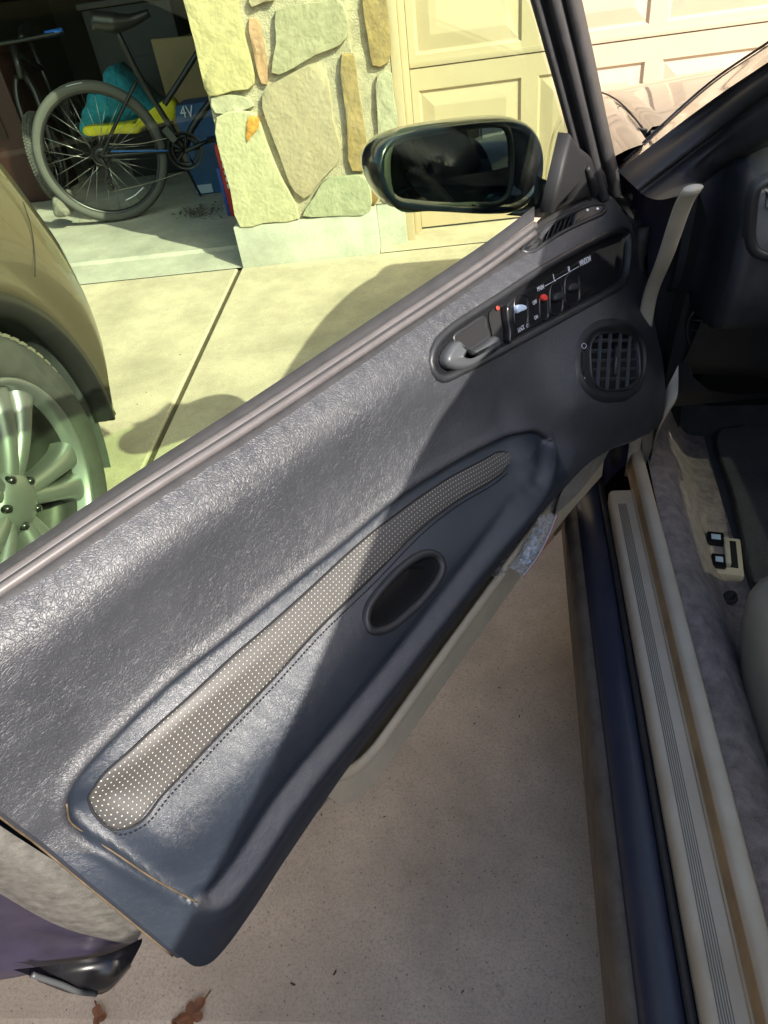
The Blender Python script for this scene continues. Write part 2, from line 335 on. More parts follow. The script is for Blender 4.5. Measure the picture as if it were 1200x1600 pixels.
mk('soil_joint', V, [(0, 1, 2, 3)], 'soil', dwy, False)
# bits of dry grass in the soil joint
V = []; Fc = []
for i in range(900):
    x = random.uniform(-1.6, 1.0); y = YB-.015+random.gauss(0, .02); z = ground_z(YB)-.02; a = random.uniform(0, 6.28); l = random.uniform(.01, .035); hgt = random.uniform(.002, .02)
    k = len(V); wv = .0012; V += [(x-wv*math.sin(a), y+wv*math.cos(a), z), (x+wv*math.sin(a), y-wv*math.cos(a), z), (x+l*math.cos(a), y+l*math.sin(a), z+hgt)]; Fc.append((k, k+1, k+2))
o = mk('dry_grass', V, Fc, mat('dry_grass', (.23, .17, .08), .9), smooth=False); tag(o, 'wispy dry grass clippings lying in the soil joint of the driveway', 'grass', kind='stuff')
# garage floor: sloped lip, apron and slab
XL, XR = -4.0, -.93
gf = struct(mk('garage_floor', [(XL, Y0+.004, .0), (XR, Y0+.004, 0), (XR, Y0+.22, .022), (XL, Y0+.22, .022), (XL, Y0+.24, ZF), (XR, Y0+.24, ZF), (XR+6, Y0+.45, ZF), (XL, Y0+.45, ZF), (XL, 9, ZF), (XR+6, 9, ZF), (XR, Y0+.45, ZF)],
   [(0, 1, 2, 3), (3, 2, 5, 4), (4, 5, 10, 7), (7, 10, 6, 9, 8)], 'slab', smooth=False))
# ------------------------------------------------------------------ garage building
M['stucco'] = mat('cream_stucco', (.62, .56, .42), .85, bump=(90, .6, .004)); M['dark_in'] = mat('shade_dark_drywall', (.02, .016, .016), .9, var=(2, .2))  # interior walls coloured near-black to hold the bay in shade
M['trim'] = mat('cream_trim_paint', (.50, .395, .27), .5, var=(6, .04)); M['mortar'] = mat('grey_mortar', (.44, .385, .29), .95, var=(25, .25), bump=(140, 1., .006))
gb = thing('garage_building', 'cream house garage front with dark open bay behind the parked vehicles', 'building', (1, Y0+.5, 0))
def bx(name, x0, x1, y0, y1, z0, z1, m, parent, bev=0): return box(name, ((x0+x1)/2, (y0+y1)/2, (z0+z1)/2), (x1-x0, y1-y0, z1-z0), m, parent, bev=bev)
bx('header_wall', -7, 8, Y0+.03, Y0+.32, 2.16, 4.6, 'stucco', gb)
bx('side_wall', -7, XL, Y0+.03, Y0+.32, -.1, 2.158, 'stucco', gb); bx('side_wall', 4.75, 8, Y0+.03, Y0+.32, -.1, 2.158, 'stucco', gb)
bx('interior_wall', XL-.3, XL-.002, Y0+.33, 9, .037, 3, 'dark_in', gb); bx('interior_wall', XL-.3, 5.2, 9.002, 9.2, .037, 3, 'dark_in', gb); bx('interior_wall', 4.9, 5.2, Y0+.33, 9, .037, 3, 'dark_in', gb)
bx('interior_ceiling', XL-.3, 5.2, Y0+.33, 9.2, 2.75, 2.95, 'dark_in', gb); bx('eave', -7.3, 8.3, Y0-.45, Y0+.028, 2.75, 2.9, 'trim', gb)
# ------------------------------------------------------------------ stone pillar
px0, px1 = -.925, -.285
sp = thing('stone_pillar', 'limestone veneer pillar on a pale concrete plinth between the garage bays', 'pillar', ((px0+px1)/2, Y0+.16, 0))
bx('mortar_core', px0+.012, px1-.012, Y0+.02, Y0+.34, .19, 2.157, 'mortar', sp)
bx('plinth', px0-.012, px1+.012, Y0-.004, Y0+.36, -.1, .188, 'plinth', sp, bev=.006)
bx('return_core', px1-.02, -.147, Y0+.105, Y0+.338, .19, 2.157, 'mortar', sp); bx('return_plinth', px1+.0125, -.143, Y0+.085, Y0+.355, -.02, .186, 'plinth', sp, bev=.005)
def stonemat(i, c, c2):
    return mat('limestone_%d' % i, c, .9, var=(22, .3, c2), bump=(55, .7, .007))
def stone(poly2, face, mname, dep=.03):
    """poly2: outline on the wall (a along, z); face 'front' (plane y) or 'right' (plane x)"""
    P = cr(poly2, max(14, len(poly2)*3), True); P = P*.5 + np.array([P[(np.abs(np.linspace(0, 1, len(P))-t)).argmin()] for t in np.linspace(0, 1, len(P))])*.5
    c = P.mean(0); V = []; N = len(P); sd = random.random()*50
    rough = lambda p, s: .0035*math.sin(p[0]*61+sd+s)*math.sin(p[1]*47-sd)
    for k, (sc, dd_) in enumerate(((1.0, 0), (.997, dep*.85), (.978, dep*1.0), (.75, dep*1.03), (.4, dep*1.02))):
        for j, p in enumerate(P):
            jit = (.003*math.sin(j*2.7+sd)+.0025*math.sin(j*5.3+2*sd)) if k < 3 else 0
            q = c+(p-c)*(sc+jit*1.5); V.append((q[0], q[1], dd_+(rough(q, k) if k > 1 else 0)))
    V.append((c[0], c[1], dep*1.03)); f = gridfaces(5, N, True) + [(4*N+i, 4*N+(i+1) % N, 5*N) for i in range(N)]
    W = [((a, Y0+.024-d, z) if face == 'front' else ((a, Y0+.109-d, z) if face == 'return' else (px1-.016+d, a, z))) for a, z, d in V]
    o = mk('stone', W, f, mname, sp)
    bm = bmesh.new(); bm.from_mesh(o.data); bmesh.ops.recalc_face_normals(bm, faces=bm.faces); bm.to_mesh(o.data); bm.free()
    try: o.data.set_sharp_from_angle(angle=math.radians(40))
    except Exception: pass
    return o
cp2 = lambda x, y: (280+x/2.857, y/2.857)
def front(pts): return [(p[0], p[2]) for p in (wy(*cp2(*q), Y0) for q in pts)]
def right(pts): return [(p[0], p[2]) for p in (wy(*cp2(*q), Y0+.10) for q in pts)]
ST = [((.40, .34, .19), (.52, .44, .24)), ((.50, .29, .18), (.36, .22, .14)), ((.29, .26, .17), (.42, .38, .26)), ((.34, .28, .20), (.42, .34, .23)), ((.36, .33, .24), (.45, .42, .30)), ((.38, .35, .23), (.50, .46, .30)), ((.30, .31, .21), (.42, .41, .28)), ((.40, .28, .12), (.24, .17, .09)), ((.36, .21, .08), (.22, .13, .06))]
SM = [stonemat(i, *c) for i, c in enumerate(ST)]
stone(front([(12, -60), (258, -60), (262, 0), (272, 90), (300, 190), (332, 385), (240, 408), (130, 425), (100, 330), (60, 150), (25, 20)]), 'front', SM[0], .036)
stone(front([(312, 78), (345, 85), (372, 180), (392, 378), (376, 388), (335, 250)]), 'front', SM[1], .026)
stone(front([(430, 48), (520, 22), (640, 6), (722, 0), (748, 172), (600, 250), (470, 325), (415, 335), (432, 180)]), 'front', SM[2], .034)
stone(front([(368, 420), (480, 340), (630, 280), (662, 345), (690, 540), (722, 700), (640, 800), (560, 890), (510, 850), (450, 700)]), 'front', SM[3], .032)
stone(front([(140, 440), (280, 430), (335, 470), (260, 497), (160, 502)]), 'front', SM[4], .026)
stone(front([(168, 522), (350, 510), (372, 590), (440, 760), (535, 975), (400, 992), (272, 1012), (232, 860)]), 'front', SM[5], .036)
stone(front([(550, 962), (600, 880), (650, 802), (722, 790), (832, 790), (850, 944), (700, 962), (600, 967)]), 'front', SM[6], .034)
stone(front([(725, 240), (768, 228), (800, 400), (832, 762), (768, 762), (750, 560)]), 'front', SM[7], .03)
stone(front([(320, -40), (420, -50), (425, 0), (380, 8), (318, 28)]), 'front', SM[3], .03)
stone(right([(826, -40), (915, -40), (925, 0), (936, 278), (870, 296), (845, 180)]), 'return', SM[7], .028)
stone(right([(886, 335), (940, 310), (958, 420), (970, 580), (905, 650), (884, 480)]), 'return', SM[4], .028)
stone(right([(908, 690), (965, 640), (975, 760), (940, 900), (915, 880)]), 'return', SM[8], .024)
stone(right([(855, 725), (882, 672), (900, 700), (896, 860), (862, 925)]), 'return', SM[8], .024)
for k, (a0, a1, z0, z1, mi) in enumerate(((-.915, -.62, 1.18, 1.5, 5), (-.60, -.30, 1.05, 1.32, 3), (-.60, -.30, 1.35, 1.74, 0), (-.915, -.63, 1.53, 1.9, 2), (-.90, -.5, 1.93, 2.14, 4), (-.48, -.30, 1.77, 2.14, 7))):
    stone([(a0+.02, z0), ((a0+a1)/2, z0+.01), (a1, z0+.03), (a1-.01, z1), ((a0+a1)/2+.03, z1-.01), (a0, z1-.02)], 'front', SM[mi], .033)
for z0, z1, mi in ((1.0, 1.35, 3), (1.38, 1.75, 7), (1.78, 2.12, 5)):
    stone([(-.27, z0), (-.16, z0+.01), (-.16, z1), (-.275, z1-.02)], 'return', SM[mi], .028)
# rust chip embedded in the lower left stone
stone(front([(312, 520), (345, 518), (360, 560), (330, 600), (305, 632)]), 'front', mat('rust_chip', (.52, .25, .05), .85, var=(40, .3), bump=(60, 1, .006)), .043)
# ------------------------------------------------------------------ closed garage door
gd = thing('garage_door', 'closed cream sectional garage door with raised rectangular panels', 'garage door', (2.3, YG+.03, ZF))
DX0, DX1 = -.072, 4.62; PIT = .520; PW = .447; P0 = -.041
zs = [.02, .685, 1.19, 1.69, 2.155]
def sub_panel(w_, h_, parent, loc, proto={}):
    key = (round(w_, 3), round(h_, 3))
    if key not in proto:
        V = []
        for ins, d in ((0, 0), (.007, .011), (.012, .012), (.060, .002), (.066, 0.001)):
            V += [(ins, d, ins), (w_-ins, d, ins), (w_-ins, d, h_-ins), (ins, d, h_-ins)]
        f = gridfaces(5, 4, True) + [(16, 17, 18, 19)]
        me = bpy.data.meshes.new('raised_panel'); me.from_pydata(V, [], f); me.materials.append(M['trim']); proto[key] = me
    o = bpy.data.objects.new('raised_panel', proto[key]); COL.objects.link(o); o.location = loc; setparent(o, parent); return o
for s in range(4):
    z0, z1 = zs[s]+.002, zs[s+1]-.002; yf = YG; V = []; Fc = []
    def quad(x0, x1, za, zb):
        k = len(V); V.extend([(x0, yf, za), (x1, yf, za), (x1, yf, zb), (x0, yf, zb)]); Fc.append((k, k+1, k+2, k+3))
    pz0, pz1 = z0+(.075 if s == 0 else .044), z1-.083 if s == 0 else z1-.06
    ncol = 9; xs = [P0+PIT*i for i in range(ncol)]
    quad(DX0, DX1, z0, pz0); quad(DX0, DX1, pz1, z1); last = DX0
    for x in xs: quad(last, x, pz0, pz1); last = x+PW
    quad(last, DX1, pz0, pz1)
    k = len(V); V.extend([(DX0, yf, z0), (DX1, yf, z0), (DX1, yf+.04, z0), (DX0, yf+.04, z0), (DX0, yf, z1), (DX1, yf, z1), (DX1, yf+.04, z1), (DX0, yf+.04, z1)])
    Fc += [(k, k+3, k+2, k+1), (k+4, k+5, k+6, k+7), (k+2, k+3, k+7, k+6)]
    sec = mk('door_section', V, Fc, 'trim', gd, False)
    if s: bx('section_lip', DX0, DX1, YG-.006, YG+.0, z0+.0, z0+.022, 'trim', sec, .002)
    for x in xs: sub_panel(PW, pz1-pz0, sec, (x, yf, pz0))
bx('weather_seal', DX0, DX1, YG+.004, YG+.03, -.0, .021, 'rubber', gd)
jf = bx('door_jamb', -.1445, -.105, YG-.13, YG+.05, .0, 2.157, 'trim', gb, .004); bx('door_stop', -.1045, -.074, YG-.03, YG+.0, .0, 2.157, 'trim', gb, .003); bx('door_stop', -.1045, -.086, YG-.06, YG-.031, .0, 2.157, 'trim', gb, .003)
bx('jamb_filler', -.144, DX0, YG+.05, YG+.09, 0, 2.157, 'trim', gb)
struct(mk('threshold', [(-.27, Y0+.004, .0), (4.75, Y0+.004, .0), (4.75, YG+.1, .018), (-.27, YG+.1, .018)], [(0, 1, 2, 3)], 'concrete', smooth=False))
#__CAR__
# ================================================================== THE CAR WITH ITS OPEN DOOR
car = thing('parked_car', 'dark navy coupe with beige interior and its driver door standing open', 'car', c2w(A3(.95, .3, -.155)))
CW = lambda pts: c2w(np.array(pts, float))
# ---------------- door: painted shell
def dl(rows): return [dw(np.array(r, float)) for r in rows]
shell_rows = [[(u, n, z) for u in us] for n, z, us in (
    (-.012, .742, (-.20, .2, .55, .79)), (-.012, .40, (-.21, .2, .55, .765)), (-.012, .16, (-.20, .2, .55, .75)), (-.02, .115, (-.20, .2, .55, .75)), (-.07, .10, (-.20, .2, .55, .77)),
    (-.125, .115, (-.21, .2, .55, .80)), (-.155, .22, (-.22, .2, .55, .86)), (-.165, .42, (-.23, .2, .55, .90)), (-.14, .56, (-.23, .2, .55, .91)), (-.095, .655, (-.22, .2, .55, .91)), (-.055, .705, (-.21, .2, .55, .91)), (-.03, .725, (-.21, .2, .55, .90)))]
door = loft('door', dl(shell_rows), 'navy', car, nc=24)
# ---------------- inner trim as a height field n(u,z)
CROWS = [
 [(0,935,0),(200,800,0),(400,672,0),(600,538,0),(760,430,0),(830,385,0),(870,345,-.002),(905,318,-.005),(945,303,-.005),(985,312,.004)],
 [(0,957,.011),(200,813,.011),(400,684,.011),(600,549,.011),(760,442,.012),(840,389,.012)],
 [(0,985,.020),(200,837,.020),(400,706,.020),(600,570,.020),(760,460,.021),(850,400,.022),(930,352,.02),(1003,338,.028)],
 [(0,1030,.0275),(200,880,.028),(400,745,.028),(600,605,.029),(740,508,.0315),(850,425,.034),(950,372,.036),(1003,365,.040)],
 [(0,1095,.031),(200,945,.0315),(400,805,.032),(600,655,.035),(700,572,.038)],
 [(0,1195,.034),(100,1120,.0345),(200,1035,.0355),(400,880,.0375),(600,735,.0425),(700,665,.045)],
 [(700,570,.0385),(800,508,.041),(900,448,.044),(970,400,.046),(1000,430,.054)],
 [(720,600,.044),(780,580,.048),(850,535,.055),(950,477,.066),(1005,470,.068)],
 [(900,570,.086)],[(957,565,.098)],[(957,510,.086)],[(1020,540,.098)],[(1030,610,.122)],[(960,640,.123)],[(900,640,.108)],[(850,640,.078)],[(780,650,.057)],
 [(104,1258,.042),(137,1196,.043),(250,1083,.0455),(367,987,.048),(496,881,.052),(623,777,.057),(697,730,.062),(757,697,.069),(830,676,.083),(862,696,.095),(905,690,.113),(960,688,.125)],
 [(150,1240,.047),(300,1095,.056),(450,972,.060),(560,882,.063),(640,806,.066),(720,745,.071),(790,708,.080)],
 [(190,1300,.064),(300,1195,.072),(450,1042,.078),(600,892,.081),(720,790,.085),(800,735,.090)],
 [(260,1340,.088),(400,1175,.096),(550,1010,.100),(660,900,.102),(750,815,.104),(830,745,.105)],
 [(325,1402,.108),(450,1240,.1145),(560,1100,.1185),(650,990,.120),(740,880,.121),(800,805,.121),(850,745,.120)],
 [(348,1450,.121),(460,1275,.125),(580,1115,.1285),(700,960,.130),(820,800,.128),(900,725,.127)],
 [(330,1515,.114),(440,1350,.119),(560,1175,.123),(700,985,.125),(845,800,.124),(900,740,.124),(950,700,.124),(1000,680,.127),(1032,655,.125)],
 [(0,1292,.036),(50,1302,.042),(105,1335,.052),(180,1375,.070),(270,1442,.098)]]
TOPR = CROWS[0]; CP = []
for r_ in CROWS:
    q_ = np.array([D(*c) for c in r_])
    if len(q_) > 1: q_ = cr(q_, max(2, int(np.linalg.norm(np.diff(q_, axis=0), axis=1).sum()/.022)))
    CP.append(q_)
CP.append(np.array([(u_, v_, w_) for u_ in (.745, .775, .805, .84) for v_, w_ in ((0, .75), (.011, .745), (.020, .734), (.0275, .712), (.031, .672), (.034, .61), (.036, .555))]))
CP = np.vstack(CP)
def tps(r): return np.where(r > 1e-9, r*r*np.log(np.maximum(r, 1e-9)), 0)
_S = np.array([1.0, 1.0]); _X = CP[:, [0, 2]]
_K = tps(np.linalg.norm(_X[:, None]-_X[None], axis=2)) + 6e-4*np.eye(len(_X)); _P = np.c_[np.ones(len(_X)), _X]
_W = np.linalg.solve(np.block([[_K, _P], [_P.T, np.zeros((3, 3))]]), np.r_[CP[:, 1], 0, 0, 0])
def nbase(uz):
    uz = np.atleast_2d(uz); out = np.empty(len(uz))
    for i in range(0, len(uz), 6000):
        b_ = uz[i:i+6000]; r2 = (b_[:, :1]-_X[None, :, 0])**2 + (b_[:, 1:]-_X[None, :, 1])**2
        out[i:i+6000] = (.5*r2*np.log(r2+1e-18))@_W[:-3] + _W[-3] + b_@_W[-2:]
    return out
def onbase(px, py, off=0.):
    n = .06
    for _ in range(9):
        p = D(px, py, n+off); n = .25*n+.75*float(nbase(p[[0, 2]])[0])
    return D(px, py, n+off)
TEAR = [(310,1412),(255,1385),(180,1335),(115,1292),(104,1262),(108,1238),(137,1196),(250,1083),(367,987),(496,881),(540,846),(623,777),(697,730),(757,697),(807,677),(840,675),(860,692),(857,727),(833,763),(807,800),(740,887),(650,1000),(560,1112),(450,1245),(375,1360),(335,1405)]
tear = np.array([onbase(*p)[[0, 2]] for p in TEAR]); tearc = cr(tear, 160, True); ledge = cr(tear[:19], 100); lowr = cr(np.vstack([tear[16:], tear[:1]]), 60)
def segdist_t(P, line):
    d = np.full(len(P), 1e9); tt_ = np.zeros(len(P)); n_ = len(line)-1
    for i, (a, b) in enumerate(zip(line[:-1], line[1:])):
        ab = b-a; t = np.clip(((P-a)@ab)/(ab@ab+1e-12), 0, 1); q = np.linalg.norm(P-(a+t[:, None]*ab), axis=1); m_ = q < d; d[m_] = q[m_]; tt_[m_] = (i+t[m_])/n_
    return d, tt_
def nfull(uz):
    uz = np.atleast_2d(uz); n = nbase(uz); ins = inpoly(uz, tearc); d, sdt = segdist_t(uz, ledge); s = np.where(ins, d, -d)
    sm = lambda a, b, x: (lambda t: t*t*(3-2*t))(np.clip((x-a)/(b-a), 0, 1))
    tq = sdt; w_ = sm(0, .10, tq)*(1-sm(.93, 1, tq))
    step = .0075*sm(-.001, .008, s)*(1-sm(.006, .034, s))
    rid = .0030*np.exp(-((s+.005)/.0050)**2) - .0026*np.exp(-((s-.003)/.0020)**2)
    d2, t2 = segdist_t(uz, lowr); s2 = np.where(ins, d2, -d2); w2 = sm(.07, .24, uz[:, 0])*(1-sm(.725, .765, uz[:, 0]))
    lip = .0060*np.exp(-((s2+.010)/.011)**2) - .0045*np.exp(-((s2-.006)/.008)**2)
    return n + (rid-step)*w_ + lip*w2
def surf(px, py, off=0.):
    n = .06
    for _ in range(9):
        p = D(px, py, n+off); n = .25*n+.75*float(nfull(p[[0, 2]])[0])
    return D(px, py, n+off)
def loop_s(pts, N=72, off=0.): return cr(np.array([dw(surf(*p, off)) for p in pts]), N, True)
cp6 = lambda x, y: (640+x/2.857, 280+y/2.857); cpl = lambda x, y: (660+x/6, 440+y/6); cp7 = lambda x, y: (760+x/6, 360+y/6)
BEZ = [cp6(*p) for p in ((150,888),(240,852),(340,803),(640,642),(880,512),(950,468),(972,430),(985,330),(982,245),(958,226),(900,242),(600,402),(420,520),(180,680),(120,745),(100,810),(112,862))]
VENT = [(957+52*math.copysign(abs(math.cos(t))**.85, math.cos(t))-2*math.sin(t), 563.5+58*math.copysign(abs(math.sin(t))**.85, math.sin(t))) for t in np.arange(24)*2*math.pi/24]
CUP = [(579,985),(572,968),(576,948),(600,915),(632,883),(662,865),(682,866),(692,880),(690,897),(668,930),(640,958),(612,980),(592,987)]
DEM = [(817,392),(826,377),(850,356),(880,338),(912,324),(936,319),(946,324),(942,332),(915,345),(880,362),(852,380),(832,393)]
def uzpoly(pts, N=72): return cr(np.array([surf(*p)[[0, 2]] for p in pts]), N, True)
holes = [uzpoly(BEZ), uzpoly(VENT), uzpoly(CUP), uzpoly(DEM)]
# structured grid
top = np.array([(.825, .752)] + [tuple(D(*c)[[0, 2]]) for c in TOPR] + [(-.262, .745)])
bot = np.array([(.7825, .386), (.778, .360), (.765, .346)] + [tuple(D(*c)[[0, 2]]) for c in ((400,1415,.117),(440,1352,.119),(560,1177,.123),(700,987,.125),(845,802,.124),(900,742,.124),(950,702,.124),(1000,682,.127),(1034,657,.125))] + [(-.268, .405)])
NS, NT = 380, 170
Tc, Bc = cr(top, NS), cr(bot, NS); tt = np.linspace(0, 1, NT)[:, None, None]
UZ = (Tc[None]*(1-tt) + Bc[None]*tt); n = nfull(UZ.reshape(-1, 2)).reshape(NT, NS)
ns_, nt_ = np.gradient(n, axis=1), np.gradient(n, axis=0); us_, ut_ = np.gradient(UZ[..., 0], axis=1), np.gradient(UZ[..., 0], axis=0); zs_, zt_ = np.gradient(UZ[..., 1], axis=1), np.gradient(UZ[..., 1], axis=0)
det = us_*zt_-ut_*zs_; gu = (ns_*zt_-nt_*zs_)/det; gz = (us_*nt_-ut_*ns_)/det
# belt and bottom rounding
LOC = np.stack([UZ[..., 0], n, UZ[..., 1]], -1); NRM = dvec(np.stack([-gu, np.ones_like(gu), -gz], -1)); NRM /= np.linalg.norm(NRM, axis=-1)[..., None]
VW = dw(LOC).reshape(-1, 3); NW = NRM.reshape(-1, 3)
fc = np.array(gridfaces(NT, NS)); cen = UZ.reshape(-1, 2)[fc].mean(1)
keep = np.ones(len(fc), bool)
for hp in holes: keep &= ~inpoly(cen, hp)
intear = inpoly(cen, tearc); trow = np.repeat(np.arange(NT-1), NS-1)/(NT-2); tcol = np.tile(np.arange(NS-1), NT-1)
tmax = np.array([trow[(tcol == j) & intear].max() if ((tcol == j) & intear).any() else (.56 if j < NS//3 else 2.) for j in range(NS-1)]); lowside = trow > tmax[tcol]; intear = intear | lowside
def submesh(name, sel, m):
    f = fc[sel]; ids, inv = np.unique(f, return_inverse=True); f = inv.reshape(f.shape)[:, ::-1]
    return mk(name, VW[ids], f, m, door, normals=NW[ids])
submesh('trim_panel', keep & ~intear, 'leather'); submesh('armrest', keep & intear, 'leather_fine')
# turned-under edges of the trim
bl = LOC[-1]; fr = LOC[:, -1]; rr = LOC[:, 0]
tl = LOC[0]; loft('trim_top_edge', dl([tl, tl+[0, -.003, .003], tl+[0, -.008, .005], tl+[0, -.022, .004]]), 'rubber', door, nc=160)
loft('trim_lower_edge', dl([bl, bl+[0, -.006, -.009], bl+[0, -.02, -.014], bl+[0, -.06, -.014], bl+[0, -.10, -.012]]), 'leather_fine', door, nc=160)
loft('trim_front_edge', dl([fr, fr+[-.006, -.006, 0], fr+[-.010, -.02, 0], np.c_[fr[:, 0]-.010, np.full(len(fr), -.03), fr[:, 2]]]), 'leather_fine', door, nc=90)
loft('trim_rear_edge', dl([rr, rr+[.003, -.003, 0], rr+[.004, -.008, -.0], np.c_[rr[:, 0]+.002, np.minimum(rr[:, 1]-.012, .03), rr[:, 2]], np.c_[rr[:, 0]-.01, np.full(len(rr), -.012), rr[:, 2]]]), 'leather_fine', door, nc=90)
tube('worn_edge', dl([rr[60:]+[.004, -.006, 0]])[0][::9], .0011, 'orangewear', door, n=6)
# worn tan piping along the rear lip of the armrest recess
tube('worn_piping', [dw(surf(*p, .0005)) for p in ((104,1256),(110,1284),(135,1304),(180,1333),(240,1373),(308,1410))], .0009, 'orangewear', door, n=6)
# ---------------- perforated insert
up_ = [(138,1245),(144,1229),(208,1167),(271,1110),(354,1033),(417,979),(496,908),(540,867),(600,817),(650,780),(707,743),(757,717),(785,704),(799,707)]
lo_ = [(148,1268),(178,1297),(204,1294),(250,1246),(333,1158),(417,1071),(496,985),(547,937),(583,903),(658,825),(713,783),(773,747),(798,726),(803,714)]
NA, NB = 150, 26
Ua = cr(np.array([surf(*p) for p in up_]), NA); La = cr(np.array([surf(*p) for p in lo_]), NA); G = []
for k in range(NB):
    t = k/(NB-1); q = Ua*(1-t)+La*t; base = nfull(q[:, [0, 2]]); q[:, 1] = base + .0022*math.sin(math.pi*min(1, max(0, t)))**.35 if 0 < k < NB-1 else base-.0015; G.append(q)
G = np.array(G); arc = np.r_[0, np.cumsum(np.linalg.norm(np.diff(G[NB//2], axis=0), axis=1))]
wid = np.concatenate([np.zeros((1, NA)), np.cumsum(np.linalg.norm(np.diff(G, axis=0), axis=2), axis=0)]); wid = wid - wid[-1:]/2
mk('perforated_insert', dw(G).reshape(-1, 3), [f[::-1] for f in gridfaces(NB, NA)], 'perf', door, uv=np.stack([np.broadcast_to(arc, wid.shape), wid], -1).reshape(-1, 2))
edge = cr(np.vstack([Ua[::6], La[::-1][::6]]), 420, True); edge[:, 1] = nfull(edge[:, [0, 2]])
tube('insert_seam', list(dw(edge+[0, .0006, 0])[::4]), .0011, 'pit', door, n=6, closed=True)
off = cr(np.vstack([La[::6]]), 150); off[:, 2] -= .004; off[:, 1] = nfull(off[:, [0, 2]])+.0006
V = []; Fc = []
P = dw(off)
for i in range(0, len(P)-1, 1):
    a, b = P[i], P[i]*.42+P[i+1]*.58; t = b-a; s = np.cross(t, dvec((0, 1, 0))); s = s/np.linalg.norm(s)*.0006; u = dvec((0, .0009, 0)); k = len(V)
    V += [a-s, a+s, b+s, b-s, a-s+u, a+s+u, b+s+u, b-s+u]; Fc += [(k+4, k+5, k+6, k+7), (k, k+1, k+5, k+4), (k+1, k+2, k+6, k+5), (k+2, k+3, k+7, k+6), (k+3, k, k+4, k+7)]
tag(mk('stitching', V, Fc, 'pit', door, False), None, None, kind='stuff')
# ---------------- pull cup
L = loop_s(CUP, 72)
ring('pull_cup_rim', L, [(-.0045, .0015), (-.003, -.0025), (.000, -.004), (.0035, -.003), (.0055, .001), (.006, .006)], 'blackplastic', door, cap=False)
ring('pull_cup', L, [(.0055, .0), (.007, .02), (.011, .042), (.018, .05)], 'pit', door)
# ---------------- handle bezel
L = loop_s(BEZ, 110); bc, bxx, byy, bn = plane_frame(L)
ring('handle_bezel', L, [(-.006, .002), (-.0045, -.0018), (-.001, -.003), (.003, -.001), (.0045, .004), (.005, .009)], 'blackplastic', door, cap=False)
FL = .0085
ring('bezel_floor', L, [(.0045, FL), (.006, FL)], 'glossblack', door, flatten=True, smooth=False)
bfc = bc - bn*FL; on_b = lambda px, py, lift=0.: on_plane(px, py, bfc+bn*lift, bn)
def loop_b(pts, N=48, lift=0.): return cr(np.array([on_b(*p, lift) for p in pts]), N, True)
PL = [cp6(*p) for p in ((436,560),(600,455),(700,400),(800,335),(838,322),(856,345),(852,400),(828,470),(790,520),(640,610),(470,708),(450,715),(445,640))]
ring('switch_plate', loop_b(PL, 80, .0012), [(0, .003), (.0005, .0004), (.002, 0), (.006, 0)], 'glossblack', door)
# finger cup behind the lever
CUPB = [cpl(*p) for p in ((300,520),(420,420),(580,325),(600,340),(615,430),(640,515),(560,585),(440,660),(395,665),(340,615))]
ring('handle_cup', loop_b(CUPB, 48, .0012), [(-.001, .001), (0, 0), (.002, .0003), (.004, .0005)], 'blackplastic', door, cap=False)
ring('handle_cup_floor', loop_b(CUPB, 48, .0008), [(.001, 0), (.0015, .0001)], 'pit', door, smooth=False)
LEV = [cpl(*p) for p in ((158,725),(195,640),(250,575),(290,562),(330,600),(370,650),(405,665),(470,640),(560,580),(640,518),(660,540),(672,605),(600,665),(500,745),(400,810),(310,832),(215,818),(168,780))]
ring('door_handle', loop_b(LEV, 72, .001), [(0, 0), (-.0003, -.006), (.0012, -.0105), (.004, -.0125), (.006, -.013)], 'handle', door)
ROD = [cpl(*p) for p in ((625,300),(700,235),(760,222),(800,300),(828,430),(815,560),(790,578),(680,580),(650,470))]
ring('latch_slot', loop_b(ROD, 40, .0016), [(0, 0), (.002, .0012), (.004, .0015)], 'pit', door)
SLB = [cpl(*p) for p in ((742,240),(775,235),(800,330),(815,440),(800,560),(770,575),(765,450),(745,330))]
ring('lock_lever', loop_b(SLB, 40, .002), [(0, 0), (0, -.007), (.0012, -.009), (.002, -.009)], 'glossblack', door)
ring('red_marker', loop_b([cpl(*p) for p in ((692,235),(715,232),(720,262),(698,266))], 20, .0025), [(0, 0), (.0003, -.0006), (.0012, -.0006)], 'red', door)
def slot(name, pts, depth, lip=.0008):
    L_ = loop_b(pts, 40, .002); ring(name, L_, [(-.0008, .001), (-.0003, -.0004), (.0006, -.0003), (.0014, .0004), (.002, .0007), (.003, .00075)], 'glossblack', door)
def ov(x0, x1, y0, y1, sk=0): # leaning oval in zoom coordinates
    cx_, cyy, a, b = (x0+x1)/2, (y0+y1)/2, (x1-x0)/2, (y1-y0)/2
    return [cp7(cx_+a*math.copysign(abs(math.cos(t))**.6, math.cos(t))+sk*math.sin(t), cyy+b*math.copysign(abs(math.sin(t))**.6, math.sin(t))-.35*a*math.cos(t)) for t in np.arange(20)*2*math.pi/20]
slot('lock_recess', ov(262, 398, 600, 905, 10), .01); slot('main_recess', ov(502, 585, 600, 838, 10), .01)
slot('window_recess', ov(598, 722, 492, 792, 6), .01); slot('window_recess', ov(738, 878, 402, 704, 6), .01)
def blob(name, pts, hgt, m, lift=.0024):
    ring(name, loop_b([cp7(*p) for p in pts], 28, lift), [(0, 0), (.0, -hgt*.6), (.0008, -hgt), (.002, -hgt*1.05)], m, door)
blob('lock_toggle', ((258,715),(290,698),(345,712),(352,740),(300,765),(268,778)), .005, 'paleblue'); blob('main_toggle', ((500,620),(530,600),(556,632),(545,660),(510,655)), .004, 'red')
